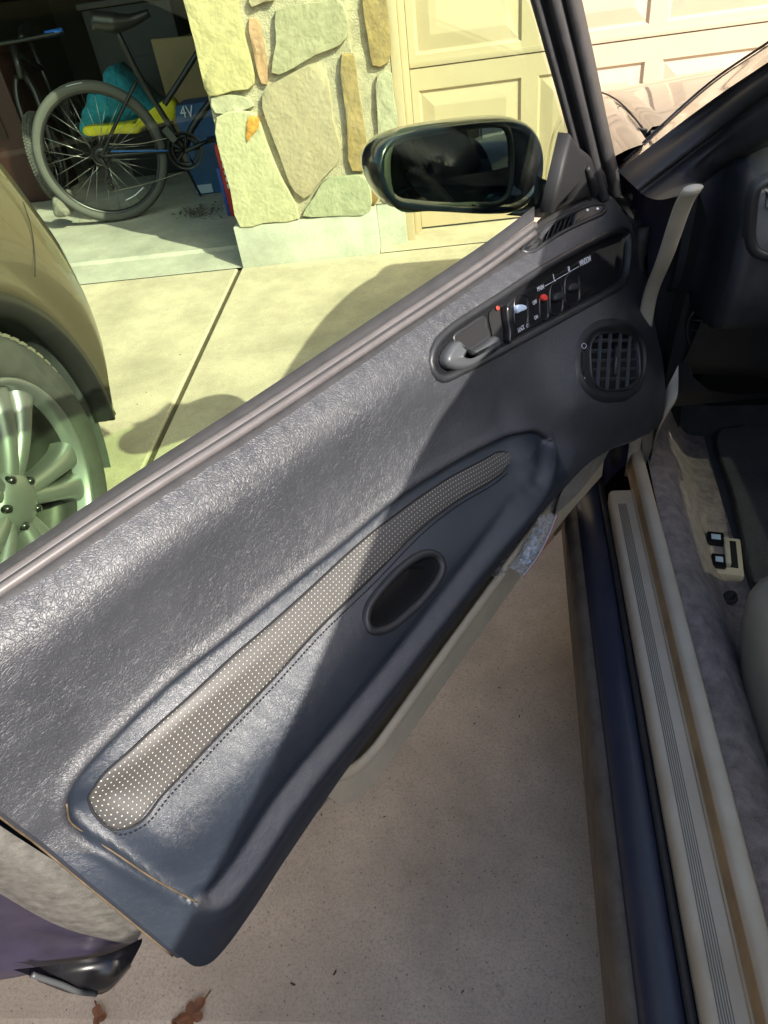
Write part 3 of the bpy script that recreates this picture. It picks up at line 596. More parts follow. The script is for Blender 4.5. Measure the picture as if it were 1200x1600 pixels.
blob('window_toggle', ((603,635),(640,590),(700,600),(712,635),(650,660),(615,668)), .006, 'blackplastic'); blob('window_toggle', ((745,545),(790,500),(840,515),(848,545),(790,570),(755,575)), .006, 'blackplastic')
def text(s, a, b, name='lettering', m='white', hfac=1.25, lift=.0022, parent=None, pts3=None):
    A_, B_ = (on_b(*cp7(*a), lift), on_b(*cp7(*b), lift)) if pts3 is None else pts3[:2]; nn_ = bn if pts3 is None else pts3[2]
    cu = bpy.data.curves.new(name, 'FONT'); cu.body = s; cu.size = 1; cu.extrude = 0.02; tmp = bpy.data.objects.new(name, cu); COL.objects.link(tmp)
    bpy.context.view_layer.update(); dg = bpy.context.evaluated_depsgraph_get(); me = bpy.data.meshes.new_from_object(tmp.evaluated_get(dg)); bpy.data.objects.remove(tmp, do_unlink=True)
    xs = [v.co.x for v in me.vertices]; wid_ = max(xs)-min(xs); x0 = min(xs); X = B_-A_; ln = np.linalg.norm(X); X /= ln; Yv = np.cross(nn_, X); sc = ln/wid_
    V = [A_ + X*((v.co.x-x0)*sc) + Yv*(v.co.y*sc*hfac) + nn_*(v.co.z*sc) for v in me.vertices]; f = [tuple(p.vertices) for p in me.polygons]; bpy.data.meshes.remove(me)
    return mk(name, V, f, m, parent or door, False)
text('MAIN', (482,574), (541,544)); text('L', (636,478), (652,470), hfac=1.3); text('R', (774,398), (792,388), hfac=1.2); text('WINDOW', (878,341), (985,284), hfac=1.6)
text('OFF', (440,700), (476,679), hfac=1.2); text('ON', (455,838), (486,820), hfac=1.2); text('LOCK', (302,956), (360,922), hfac=1.4)
for a, b in (((548,522), (630,478)), ((658,460), (766,398)), ((798,378), (868,338))): tube('printed_line', [on_b(*cp7(*a), .0023), on_b(*cp7(*b), .0023)], .0004, 'white', door, n=4)
arw = [cp7(*p) for p in ((378,880),(395,872),(398,890),(405,888),(388,912),(372,900),(380,897))]
ring('printed_arrow', np.array([on_b(*p, .0023) for p in arw]), [(0, 0), (.0004, -.0002)], 'white', door, cap=False)
# ---------------- round air vent
L = loop_s(VENT, 80); vc, vx, vy, vn = plane_frame(L)
ring('vent_bezel', L, [(-.009, .003), (-.006, -.0005), (-.002, -.003), (.002, -.0035), (.005, -.0015), (.007, .002), (.009, .004)], 'blackplastic', door, cap=False)
ring('vent_face', L, [(.0055, .0015), (.012, .0025)], 'blackplastic', door, cap=False, flatten=True)
onv = lambda px, py, dep=0.: on_plane(px, py, vc-vn*dep, vn)
def sup(cx_, cyy, a, b, p=.62, rot=-.05, N=40):
    out = []
    for t in np.arange(N)*2*math.pi/N:
        x, y = a*math.copysign(abs(math.cos(t))**p, math.cos(t)), b*math.copysign(abs(math.sin(t))**p, math.sin(t)); out.append((cx_+x*math.cos(rot)-y*math.sin(rot), cyy+x*math.sin(rot)+y*math.cos(rot)))
    return out
OPEN = sup(961.5, 564, 38.5, 46)
L2 = cr(np.array([onv(*p, .0015) for p in OPEN]), 64, True)
ring('vent_surround', cr(np.array([onv(*p, .002) for p in sup(957, 563.5, 49, 55, .85)]), 64, True), [(0, 0), (.003, .0005)], 'blackplastic', door, cap=False)
# plate between bezel and grille opening
A_ = cr(np.array([onv(*p, .003) for p in sup(957, 563.5, 50, 56, .85, 0)]), 64, True); B_ = cr(np.array([onv(*p, .0028) for p in OPEN]), 64, True)
k = np.argmin(np.linalg.norm(B_-A_[0], axis=1)); B_ = np.roll(B_, -k, 0); mk('vent_plate', np.vstack([A_, B_]), gridfaces(2, 64, True), 'blackplastic', door)
ring('vent_ring', L2, [(-.0015, .001), (-.0008, -.001), (.001, -.001), (.0018, .001), (.002, .02)], 'blackplastic', door, cap=False)
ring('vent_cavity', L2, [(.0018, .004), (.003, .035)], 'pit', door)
opoly = np.array(OPEN)
def chord(p, d):
    ts = np.linspace(-70, 70, 600); q = np.array(p)+ts[:, None]*np.array(d); i = np.where(inpoly(q, opoly))[0]; return (q[i[0]], q[i[-1]]) if len(i) else None
for i, xx in enumerate((938, 953, 969, 984)):
    c_ = chord((xx, 564), (-.06, 1.)); a, b = onv(*c_[0], .0025), onv(*c_[1], .0025); t = (b-a)/np.linalg.norm(b-a)
    box('vent_vane', (a+b)/2 - vn*.002, (np.linalg.norm(b-a), .0013, .005), 'handle', door, axes=(t, np.cross(vn, t), vn))
for yy in (532, 548, 563, 577, 592):
    c_ = chord((961, yy), (1., -.02)); a, b = onv(*c_[0], .009), onv(*c_[1], .009); t = (b-a)/np.linalg.norm(b-a)
    nn2 = vn*.8+np.cross(vn, t)*.6; nn2 /= np.linalg.norm(nn2); box('vent_slat', (a+b)/2, (np.linalg.norm(b-a), .0009, .006), 'handle', door, axes=(t, np.cross(nn2, t), nn2))
kb = [onv(963.5, 541, 0.002), onv(960.5, 586, 0.002)]
tube('vent_knob', kb, .0032, 'blackplastic', door, n=10)
for i in range(9):
    p = kb[0]+(kb[1]-kb[0])*(i+.5)/9+vn*.0022; box('knob_rib', p, (.0055, .0018, .0022), 'handle', door, axes=(vx, vy, vn) if abs(vx@(kb[1]-kb[0])) < abs(vy@(kb[1]-kb[0])) else (vy, vx, vn))
tube('vent_wheel', [onv(911.5, 550, 0), onv(910, 583, 0)], .0030, 'pit', door, n=10)
for i in range(8): p = onv(911.5-1.5*i/7, 552+29*i/7, -.0030); box('wheel_rib', p, (.0042, .0012, .0015), 'blackplastic', door, axes=(vx, vy, vn) if abs(vx@(kb[1]-kb[0])) < abs(vy@(kb[1]-kb[0])) else (vy, vx, vn))
lp = cr(np.array([onv(*p, .0008) for p in sup(912.5, 540.5, 3.5, 4, 1)]), 20, True); tube('closed_mark', list(lp), .0004, 'white', door, n=5, closed=True)
ring('open_mark', cr(np.array([onv(*p, .0012) for p in sup(910, 592, 4, 4.3, 1)]), 20, True), [(0, 0), (.0004, -.0006), (.001, -.0008)], 'white', door)
# ---------------- demister outlet on top of the door
L = loop_s(DEM, 72); mc, mx_, my_, mn = plane_frame(L)
ring('demister_bezel', L, [(-.004, .001), (-.002, -.002), (.0015, -.002), (.003, .001)], 'blackplastic', door, cap=False)
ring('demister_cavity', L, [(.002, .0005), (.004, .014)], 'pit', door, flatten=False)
dpoly = np.array(cr(np.array(DEM, float), 80, True))
on_m = lambda px, py, dep=0.: on_plane(px, py, mc-mn*dep, mn)
ring('demister_plate', cr(np.array([on_m(*p, -.0005) for p in ((900,330),(925,321),(942,322),(943,329),(915,344),(898,350))]), 36, True), [(0, .006), (.0006, .0004), (.003, 0), (.005, 0)], 'blackplastic', door)
ring('demister_plate', cr(np.array([on_m(*p, -.0005) for p in ((818,392),(824,380),(836,371),(846,372),(842,384),(832,392))]), 36, True), [(0, .006), (.0006, .0004), (.003, 0), (.005, 0)], 'blackplastic', door)
for i in range(8):
    t = i/7; x = 842+t*58; y = 379-t*36; c_ = None; d = (-.78, -1.) ; ts = np.linspace(-30, 30, 400); q = np.array((x, y))+ts[:, None]*np.array((.35, -1.)); ii = np.where(inpoly(q, dpoly))[0]
    if len(ii) < 2: continue
    a, b = on_m(*q[ii[0]], .001), on_m(*q[ii[-1]], .001); tv = (b-a)/np.linalg.norm(b-a); n2 = mn*.75+np.cross(mn, tv)*.55; n2 /= np.linalg.norm(n2)
    box('demister_slat', (a+b)/2-mn*.004, (np.linalg.norm(b-a), .0014, .010), 'blackplastic', door, axes=(tv, np.cross(n2, tv), n2))
for p in ((918,328),(934,326)): ring('demister_mark', cr(np.array([on_m(*q, -.0012) for q in sup(p[0], p[1], 2, 2, 1, N=12)]), 14, True), [(0, 0), (.0003, -.0003)], 'white', door)
# ---------------- belt mouldings, glass, frame, sail, mirror
beltpx = [(-120,1008),(0,927),(200,792),(400,664),(600,531),(760,424),(835,368)]
def strip(dy, n, z=None): return [dw(D(x, y+dy, n)) for x, y in beltpx]
tube('belt_moulding', strip(-4, .0), .0042, 'mould', door, n=10, samp=60); tube('belt_moulding', strip(-16, -.006), .0052, 'mould', door, n=10, samp=60)
tube('belt_rib', strip(-10, -.002), .0034, 'rubber', door, n=8, samp=60)
loft('glass_seal', [strip(-24, -.008), strip(-32, -.012), strip(-46, -.017), strip(-46, -.03)], 'rubber', door, nc=50)
NG = -.020
gtop = [(.86, NG-.004, 1.055), (.70, NG, 1.066), (.50, NG, 1.066), (.30, NG, 1.06), (.10, NG, 1.045), (.02, NG, 1.03)]
def glat(u, z): return NG - .0
gb_ = [D(x, y-42, NG) for x, y in beltpx]; gb_ = [A3(.86, NG, .735)] + gb_ + [D(862, 345, NG)]
gt = [A3(*p) for p in gtop] + [D(828, 0, NG), D(857, 100, NG), D(889, 212, NG)]
GT, GB = cr(np.array(gt), 60), cr(np.array(gb_), 60)
V = np.vstack([dw(GT), dw(GB), dw(GT-[0, .004, 0]), dw(GB-[0, .004, 0])]); N_ = 60
f = [(i, i+1, N_+i+1, N_+i) for i in range(N_-1)] + [(2*N_+i, 3*N_+i, 3*N_+i+1, 2*N_+i+1) for i in range(N_-1)]
mk('window_glass', V, f, 'glass', door)
# front sash: several ribs running up the leading edge of the window
sashL = [(917,322),(902,264),(889,214),(857,100),(828,0),(812,-55)]; sashR = [(974,306),(967,282),(948,200),(926,95),(905,0),(893,-55)]
SL = cr(np.array(sashL, float), 30); SR = cr(np.array(sashR, float), 30); rows = []
for fr_, n_ in ((0, -.014), (.07, -.004), (.16, -.002), (.22, -.008), (.34, -.008), (.40, .004), (.52, .008), (.60, .006), (.64, -.004), (.72, -.004), (.77, .004), (.92, .002), (1., -.012), (1.06, -.03)):
    rows.append(np.array([dw(D(*(SL[i]*(1-fr_)+SR[i]*fr_), n_)) for i in range(30)]))
loft('window_frame', rows, 'rubber', door, nc=30)
sash_top = dw(D(860, -55, 0))
toprail = [(.07, 0, 1.062), (.25, 0, 1.073), (.5, 0, 1.078), (.7, 0, 1.077), (.86, -.004, 1.066), (.89, -.004, 1.02), (.90, 0, .85), (.90, 0, .75)]
def railrow(dn, dz, du=0): return dw(np.array([(u+du*(1 if i > 4 else 0), n+dn, z+dz*(1 if i < 5 else 0)) for i, (u, n, z) in enumerate(toprail)]))
loft('window_frame', [railrow(-.022, -.008, -.008), railrow(-.006, -.008, -.008), railrow(.0, -.002), railrow(.004, .012, .012), railrow(-.004, .026, .02), railrow(-.02, .034, .03), railrow(-.034, .03, .03), railrow(-.036, 0, 0), railrow(-.022, -.008, -.008)], 'rubber', door, nc=70)
tube('frame_trim', [dw(p) for p in np.array(toprail[:6])+[0, .003, .003]], .003, 'handle', door, n=8)
SAIL = [(890,208),(906,230),(930,248),(945,268),(950,296),(932,304),(900,315),(868,331),(860,333),(874,275)]
ring('sail_panel', np.array([dw(D(*p, .004)) for p in SAIL]), [(-.001, .016), (0, .002), (.003, -.001), (.008, -.0015)], 'sail', door)
tube('sail_stalk', [dw(D(917, 262, .007)), dw(D(925, 285, .009)), dw(D(929, 305, .006))], [.004, .0055, .004], 'sail', door, n=10)
# mirror
NM = -.155
MH = [(592,268),(595,240),(607,219),(640,204),(700,193),(760,186),(800,186),(826,196),(840,214),(848,245),(845,285),(830,312),(805,330),(770,334),(700,331),(650,328),(620,322),(602,302)]
L = cr(np.array([dw(D(*p, NM)) for p in MH]), 80, True); c_, x_, y_, n_ = plane_frame(L); bk = dvec((-.35, -.9, .0)); bk /= np.linalg.norm(bk)
def mring(name, prof, m, cap=True): return ring(name, L, prof, m, door, cap=cap, nrm=-bk)
mring('mirror_housing', [(.012, .004), (.006, -.003), (.001, -.002), (-.001, .004), (-.003, .02), (.002, .045), (.014, .07), (.032, .088), (.05, .094)], 'navy')
MG = [(609,258),(612,235),(622,219),(650,211),(720,202),(775,199),(792,204),(798,225),(799,265),(795,300),(782,313),(740,316),(670,318),(628,317),(614,300)]
Lg = cr(np.array([dw(D(*p, NM-.002)) for p in MG]), 72, True)
ring('mirror_bezel', Lg, [(-.010, .001), (-.004, -.003), (-.001, -.002), (.001, .004)], 'rubber', door, cap=False)
gl = ring('mirror_glass', Lg, [(-.001, .0025), (.002, .0025)], 'mirror', door, flatten=True)
loft('mirror_arm', [[dw(D(x, y, n)) for x, y, n in r] for r in (((820,260,-.15),(850,280,-.09),(880,285,-.02)), ((835,290,-.14),(858,298,-.08),(885,300,-.02)), ((825,318,-.14),(855,322,-.09),(880,325,-.03)), ((790,336,-.16),(840,340,-.12),(875,338,-.05)))], 'navy', door, nc=16, across=14)
# ---------------- lower trim with map pocket
railpx = [(496,1188),(526,1206),(556,1198),(584,1172),(614,1132),(690,1026),(770,916),(842,818),(900,744),(955,684)]
R0 = cr(np.array([D(x, y, .050) for x, y in railpx]), 60)
loft('pocket_rail', dl([R0+[0, -.010, -.09], R0+[0, -.009, -.012], R0+[0, -.0075, .001], R0+[0, -.004, .004], R0+[0, .0, .003], R0+[0, .003, -.005], R0+[0, .001, -.016], R0+[0, -.01, -.035], R0+[0, -.03, -.05], R0+[0, -.05, -.06]]), 'beige', door, nc=60)
loft('pocket_lining', dl([np.c_[R0[:, 0], np.full(60, -.008), R0[:, 2]+.24], np.c_[R0[:, 0], np.full(60, -.006), R0[:, 2]-.05], np.c_[R0[:, 0], np.full(60, .0), R0[:, 2]-.09], R0+[0, -.0145, -.092]]), 'pocket', door, nc=60)
loft('lower_carpet', [[dw(D(x, y, n)) for x, y, n in r] for r in (((895,735,.08),(925,712,.085),(960,672,.085)), ((875,775,.07),(915,740,.075),(958,690,.08)), ((868,800,.062),(905,765,.066),(946,715,.072)), ((866,806,.03),(903,772,.03),(940,725,.03)))], 'greycarpet', door, nc=20, across=14)
# ---------------- rear end of the door: seal, shut face, lower corner
def dpx(rows): return [[dw(D(*p)) for p in r] for r in rows]
loft('shut_face', dpx([[(-90,1290,-.03),(0,1345,-.026),(100,1395,-.022),(215,1466,-.014)], [(-90,1370,-.05),(0,1400,-.05),(100,1452,-.04),(218,1472,-.016)], [(-90,1450,-.075),(0,1465,-.075),(110,1480,-.06),(217,1474,-.02)], [(-90,1530,-.095),(0,1527,-.095),(95,1508,-.075),(216,1476,-.026)], [(-90,1532,-.13),(0,1530,-.13),(95,1510,-.11),(216,1478,-.06)]]), 'navydull', door, nc=30, across=20)
loft('door_seal', dpx([[(-90,1225,.0),(0,1290,.012),(110,1362,.03),(225,1448,.03)], [(-90,1262,.004),(0,1330,.010),(105,1402,.02),(216,1466,.014)], [(-90,1310,-.004),(0,1375,-.010),(100,1438,-.004),(205,1474,.002)], [(-90,1335,-.03),(0,1396,-.030),(100,1450,-.025),(200,1476,-.010)]]), 'oldrubber', door, nc=30, across=12)
loft('lower_corner', dpx([[(20,1515,-.07),(95,1506,-.06),(170,1490,-.04),(222,1466,-.01)], [(40,1522,-.06),(110,1520,-.05),(175,1503,-.03),(222,1472,-.006)], [(55,1530,-.055),(118,1546,-.045),(160,1545,-.03),(205,1506,-.005)], [(60,1534,-.06),(120,1554,-.055),(163,1552,-.045),(208,1508,-.02)]]), 'glossblack', door, nc=24, across=14)
tube('corner_trim', [dw(D(*p)) for p in ((50,1523,-.052),(95,1538,-.045),(125,1550,-.04),(150,1553,-.036))], .003, 'handle', door, n=8)

# ================================================================== body, sill, cabin (car frame x right, y forward)
def cl(rows): return [c2w(np.array(r, float)) for r in rows]
def sillrow(x, z, y0=-.35, y1=1.16): return [(x, y0, z), (x, .2, z), (x, .7, z), (x, y1, z)]
loft('rocker_edge', cl([sillrow(.112, .06), sillrow(.112, .15), sillrow(.116, .172), sillrow(.126, .178), sillrow(.134, .176)]), mat('dirty_rocker_edge', (.13, .105, .08), .7, var=(20, .4)), car, nc=20)
loft('rocker', cl([sillrow(.131, .172), sillrow(.134, .186), sillrow(.142, .196), sillrow(.160, .201), sillrow(.173, .203), sillrow(.178, .196), sillrow(.178, .18)]), 'rocker', car, nc=20)
tube('sill_seal', cl([sillrow(.1795, .207, -.35, 1.13)])[0], .0052, 'rubber', car, n=8, samp=30)
SF = [.05, .28, .68, 1.06]
def scuff(x, z, y1=1.06): return [(x, -.35, z), (x, .2, z), (x, .7, z), (x, y1, z)]
loft('scuff_plate', cl([scuff(.186, .205), scuff(.1865, .230), scuff(.190, .236), scuff(.194, .2375), scuff(.222, .2385), scuff(.2265, .2385), scuff(.2285, .243)]), 'beigewear', car, nc=24)
for i in range(6): tube('scuff_groove', cl([[(.1985+.0026*i, -.35, .2381), (.1985+.0026*i, 1.02, .2381)]])[0], .0007, 'groove', car, n=6)
loft('scuff_step', cl([scuff(.2255, .2388, 1.14), scuff(.2285, .2405, 1.14), scuff(.2305, .250, 1.14), scuff(.2325, .266, 1.14)]), 'tan', car, nc=20)
loft('sill_flange', cl([scuff(.2322, .2645, 1.16), scuff(.2345, .2725, 1.16), scuff(.238, .2755, 1.16), scuff(.250, .2760, 1.16), scuff(.2535, .272, 1.16), scuff(.254, .262, 1.16)]), 'beigewear', car, nc=24)
def crow(x, z): return [(x, -.35, z), (x, .3, z), (x, .8, z), (x+.012, 1.2, z), (x+.03, 1.5, z)]
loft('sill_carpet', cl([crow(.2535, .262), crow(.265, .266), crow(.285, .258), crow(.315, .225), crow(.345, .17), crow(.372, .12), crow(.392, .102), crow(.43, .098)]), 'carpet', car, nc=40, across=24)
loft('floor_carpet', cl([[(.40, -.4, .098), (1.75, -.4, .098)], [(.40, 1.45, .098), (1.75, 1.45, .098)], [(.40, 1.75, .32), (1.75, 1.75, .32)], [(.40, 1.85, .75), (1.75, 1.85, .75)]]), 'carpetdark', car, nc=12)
FM = [(.435, .90), (.45, .87), (.72, .87), (.74, .9), (.73, 1.4), (.70, 1.46), (.50, 1.46), (.475, 1.42), (.462, 1.2)]
Lm = cr(c2w(np.array([(x, y, .104) for x, y in FM])), 80, True)
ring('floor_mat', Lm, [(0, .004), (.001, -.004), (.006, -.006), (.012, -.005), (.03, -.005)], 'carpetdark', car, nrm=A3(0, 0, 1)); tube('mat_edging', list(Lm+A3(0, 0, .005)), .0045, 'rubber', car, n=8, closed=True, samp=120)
# kick panel and front door-opening strip
loft('kick_panel', cl([[(.262, 1.10, .27), (.262, 1.08, .5), (.262, 1.0, .74)], [(.285, 1.35, .2), (.285, 1.35, .5), (.285, 1.3, .78)], [(.31, 1.75, .2), (.31, 1.75, .5), (.31, 1.7, .78)]]), 'blackplastic', car, nc=12)
kp = [cx(1083, 294, .207), cx(1070, 315, .206), cx(1040, 400, .210), cx(1014, 470, .214), cx(1003, 560, .222), cx(1000, 630, .230), cx(993, 690, .236), cx(985, 742, .243)]
tube('opening_trim', list(c2w(np.array(kp))), .0115, 'beige', car, n=14, samp=60, flat=.38, up=(0, 1, 0))
loft('kick_trim', cl([[cx(1003, 655, .25), cx(1003, 700, .252), cx(1000, 735, .255)], [cx(1016, 650, .262), cx(1016, 700, .262), cx(1008, 728, .258)], [cx(1045, 600, .272), cx(1040, 640, .270), cx(1022, 690, .262)], [cx(1060, 570, .285), cx(1058, 620, .285), cx(1040, 650, .28)]]), 'beige', car, nc=16, across=12)
# hinge jamb behind the door
loft('hinge_jamb', cl([[(.125, 1.16, .12), (.125, 1.17, .45), (.150, 1.25, .76)], [(.172, 1.155, .12), (.172, 1.165, .45), (.175, 1.225, .765)], [(.20, 1.145, .2), (.205, 1.15, .45), (.20, 1.16, .77)], [(.235, 1.15, .24), (.24, 1.15, .45), (.235, 1.12, .79)]]), 'navydull', car, nc=20, across=12)
tube('jamb_seal', cl([[(.205, 1.135, .25), (.207, 1.13, .5), (.203, 1.12, .62), (.202, 1.12, .70)]])[0], .010, 'rubber', car, n=10)
# A pillar: painted outer strip, seals, inner trim; each row given at three stations then carried to the roof rail
rail = A3(.50, .57, 1.128)
def prow(p, off): return [cx(*q, x) for q, x in p] + [A3(.40, .775, 1.04)+A3(*off), rail+A3(*off)]
rowsA = [prow((((972,256), .178), ((1092,146), .283), ((1200,70), .325)), (.02, .03, .02)), prow((((968,262), .168), ((1092,158), .266), ((1200,84), .308)), (.004, .015, .012)), prow((((965,268), .156), ((1092,171), .248), ((1200,97), .290)), (-.014, -.004, -.004))]
loft('windscreen_pillar', cl(rowsA), 'navy', car, nc=40, across=10)
rowsB = [rowsA[2], prow((((975,276), .161), ((1096,180), .254), ((1200,104), .294)), (-.006, -.004, -.01)), prow((((985,286), .165), ((1100,196), .252), ((1200,122), .292)), (-.008, -.010, -.016)), prow((((996,296), .172), ((1104,215), .256), ((1200,142), .296)), (0, -.012, -.02)), prow((((1000,300), .178), ((1104,220), .262), ((1200,150), .302)), (.004, -.006, -.02)),
         prow((((1012,308), .182), ((1106,232), .262), ((1200,164), .302)), (.004, -.012, -.03)), prow((((1035,312), .190), ((1108,248), .268), ((1200,190), .306)), (.012, -.012, -.036)), prow((((1062,306), .205), ((1112,266), .276), ((1200,218), .314)), (.03, -.008, -.036)), prow((((1075,316), .24), ((1118,275), .30), ((1205,226), .34)), (.05, .01, -.03))]
loft('pillar_seal', cl(rowsB), 'rubber', car, nc=40, across=40)
tube('screen_moulding', cl([[p+A3(.002, .004, .003) for p in rowsA[0]]])[0], .0018, 'rubber', car, n=8, samp=40)
# hood, fender
def hz(x, y): return .792 - .100*max(0, y-1.33)**2 - (.0 if y > 1.33 else .0) + .035*(1-((x-.93)/.72)**2)
def hrow(x, f=0, dz=0): return [(x, y, hz(x, y)+dz) for y in (1.33, 1.5, 1.8, 2.1, 2.35, 2.5)] + [(x, 2.58, .56), (x, 2.60, .40)]
HX = [.224, .24, .35, .55, .93, 1.3, 1.5, 1.62, 1.636]
loft('hood', cl([hrow(HX[0], 0, -.012)] + [hrow(x) for x in HX[:]] + [hrow(HX[-1], 0, -.012)]), 'navy', car, nc=60, across=60)
def frow(x, dz, y0=1.225): return [(x, y0, hz(.224, 1.33)+dz), (x, 1.33, hz(.224, 1.33)+dz), (x, 1.6, hz(.224, 1.6)+dz), (x, 2.0, hz(.224, 2.0)+dz), (x+.02, 2.35, hz(.224, 2.35)+dz-.01), (x+.10, 2.52, hz(.224, 2.5)+dz-.03), (x+.2, 2.6, .5+dz)]
loft('fender', cl([frow(.218, -.012), frow(.219, -.001), frow(.20, -.002), frow(.16, -.018), frow(.125, -.06), frow(.105, -.14), frow(.10, -.28), frow(.105, -.42), frow(.12, -.56), frow(.13, -.72)]), 'navy', car, nc=50, across=50)
loft('fender', cl([[(1.86-x, y, z) for x, y, z in r] for r in (frow(.218, -.012), frow(.219, -.001), frow(.16, -.018), frow(.105, -.14), frow(.10, -.4), frow(.13, -.72))]), 'navy', car, nc=40, across=30)
loft('front_bumper', cl([[(.30, 2.60, .55), (.93, 2.66, .55), (1.56, 2.60, .55)], [(.28, 2.62, .4), (.93, 2.70, .4), (1.58, 2.62, .4)], [(.30, 2.58, .02), (.93, 2.64, .02), (1.56, 2.58, .02)]]), 'navy', car, nc=20)
loft('hood_gap', cl([[(.205, y, hz(.224, y)-.014) for y in (1.14, 1.33, 1.6, 2.0, 2.35)], [(.24, y, hz(.224, y)-.016) for y in (1.14, 1.33, 1.6, 2.0, 2.35)]]), 'pit', car, nc=20)
tube('hood_seam', cl([[(.2212, y, hz(.224, y)+.0002) for y in (1.34, 1.5, 1.7, 2.0, 2.3)]])[0], .0016, 'pit', car, n=6)
box('cowl_corner', c2w(cz(1003, 204, .786)), (.010, .05, .006), 'rubber', car, axes=(c2w(A3(.8, .6, 0)), c2w(A3(-.6, .8, 0)), (0, 0, 1)), bev=.002)
loft('cowl', cl([[(.24, 1.335, .783), (.93, 1.335, .815), (1.62, 1.335, .783)], [(.25, 1.26, .775), (.93, 1.26, .805), (1.61, 1.26, .775)], [(.255, 1.22, .775), (.93, 1.22, .80), (1.6, 1.22, .775)]]), 'rubber', car, nc=20)
# roof, glass, rear body
def roof(y, z, xl, xr, cr_=.045): return [(xl+(xr-xl)*t, y, z+cr_*(1-(2*t-1)**4)*1.0) for t in (0, .04, .12, .3, .5, .7, .88, .96, 1)]
loft('roof', cl([roof(.66, 1.098, .455, 1.405), roof(.50, 1.130, .50, 1.36), roof(.35, 1.14, .495, 1.365), roof(.0, 1.138, .50, 1.36), roof(-.4, 1.10, .515, 1.345), roof(-.75, 1.04, .55, 1.31)]), 'navy', car, nc=30, across=30)
loft('headliner', cl([roof(.655, 1.086, .46, 1.40, .03), roof(.50, 1.118, .505, 1.355, .03), roof(.35, 1.128, .50, 1.36, .03), roof(.0, 1.126, .505, 1.355, .03), roof(-.4, 1.088, .52, 1.34, .03), roof(-.75, 1.028, .555, 1.305, .03)]), 'beige', car, nc=30)
loft('windscreen', cl([[(.255, 1.20, .79), (.6, 1.28, .815), (.93, 1.30, .82), (1.26, 1.28, .815), (1.605, 1.20, .79)], [(.37, .87, 1.0), (.65, .93, 1.03), (.93, .95, 1.035), (1.21, .93, 1.03), (1.49, .87, 1.0)], [(.46, .65, 1.098), (.7, .67, 1.13), (.93, .68, 1.137), (1.16, .67, 1.13), (1.40, .65, 1.098)]]), 'screen', car, nc=30, across=20)
loft('rear_window', cl([roof(-.75, 1.04, .56, 1.30, .04), roof(-1.3, .82, .42, 1.44, .03)]), 'glasscar', car, nc=20)
def qrow(x, z, y0): return [(x, y0, z), (x-.01, -.5, z), (x, -1.1, z), (x+.05, -1.7, z-.02), (x+.25, -2.0, z-.04)]
loft('quarter_panel', cl([qrow(.24, .74, -.14), qrow(.16, .715, -.13), qrow(.115, .66, -.12), qrow(.10, .5, -.11), qrow(.11, .3, -.10), qrow(.125, .06, -.09)]), 'navy', car, nc=30, across=20)
loft('quarter_panel', cl([[(1.86-x, y, z) for x, y, z in r] for r in (qrow(.24, .74, -.14), qrow(.115, .66, -.12), qrow(.10, .5, -.11), qrow(.125, .06, -.09))]), 'navy', car, nc=30, across=16)
loft('far_door', cl([[(1.62, -.14, .74), (1.62, 1.14, .76)], [(1.745, -.13, .66), (1.74, 1.14, .67)], [(1.76, -.11, .4), (1.76, 1.14, .4)], [(1.735, -.09, .06), (1.735, 1.14, .06)]]), 'navy', car, nc=10, across=14)
loft('far_side_glass', cl([[(1.60, -.9, .75), (1.62, .2, .76), (1.60, 1.15, .78)], [(1.31, -.75, 1.035), (1.36, 0, 1.135), (1.355, .5, 1.128)]]), 'sunblock', car, nc=12)
loft('trunk_lid', cl([[(.25, -1.25, .80), (.93, -1.25, .84), (1.61, -1.25, .80)], [(.25, -1.6, .79), (.93, -1.6, .83), (1.61, -1.6, .79)], [(.30, -2.0, .74), (.93, -2.05, .78), (1.56, -2.0, .74)], [(.30, -2.05, .1), (.93, -2.1, .1), (1.56, -2.05, .1)]]), 'navy', car, nc=14)
loft('door_pillar', cl([[(.135, -.10, .1), (.13, -.11, .5), (.17, -.13, .74), (.36, -.18, .97), (.515, -.2, 1.115)], [(.24, -.10, .1), (.24, -.11, .5), (.25, -.13, .74), (.40, -.18, .97), (.53, -.2, 1.12)], [(.25, -.22, .1), (.25, -.22, .5), (.26, -.24, .74), (.41, -.28, .97), (.53, -.3, 1.11)]]), 'navydull', car, nc=24)
loft('quarter_glass', cl([[(.26, -.2, .745), (.30, -1.1, .74)], [(.512, -.25, 1.105), (.555, -.72, 1.03)]]), 'sunblock', car, nc=8)
# front wheels
for xx in (.13, 1.56):
    cw_ = c2w(A3(xx+.085, 1.83, .14)); ax_ = c2w(A3(-1, 0, 0))
    wh = lathe('front_wheel', [(.0, .06), (.06, .062), (.15, .055), (.205, .07), (.212, .085)], cw_, ax_, mat('alloy', (.35, .35, .36), .3, metal=1.), car)
    lathe('tyre', [(.205, .075), (.215, .09), (.25, .1), (.285, .092), (.298, .07), (.300, 0), (.298, -.07), (.25, -.1), (.2, -.08)], cw_, ax_, 'rubber', wh)
loft('wheel_liner', cl([[(.14, 1.45, .1), (.14, 1.55, .4), (.14, 1.83, .52), (.14, 2.1, .4), (.14, 2.2, .1)], [(.4, 1.45, .1), (.4, 1.55, .4), (.4, 1.83, .52), (.4, 2.1, .4), (.4, 2.2, .1)]]), 'pit', car, nc=20)
box('engine_block', c2w(A3(.93, 1.95, .38)), (1.0, .9, .5), 'pit', car, axes=(c2w(A3(1, 0, 0)), c2w(A3(0, 1, 0)), (0, 0, 1)), bev=.05)
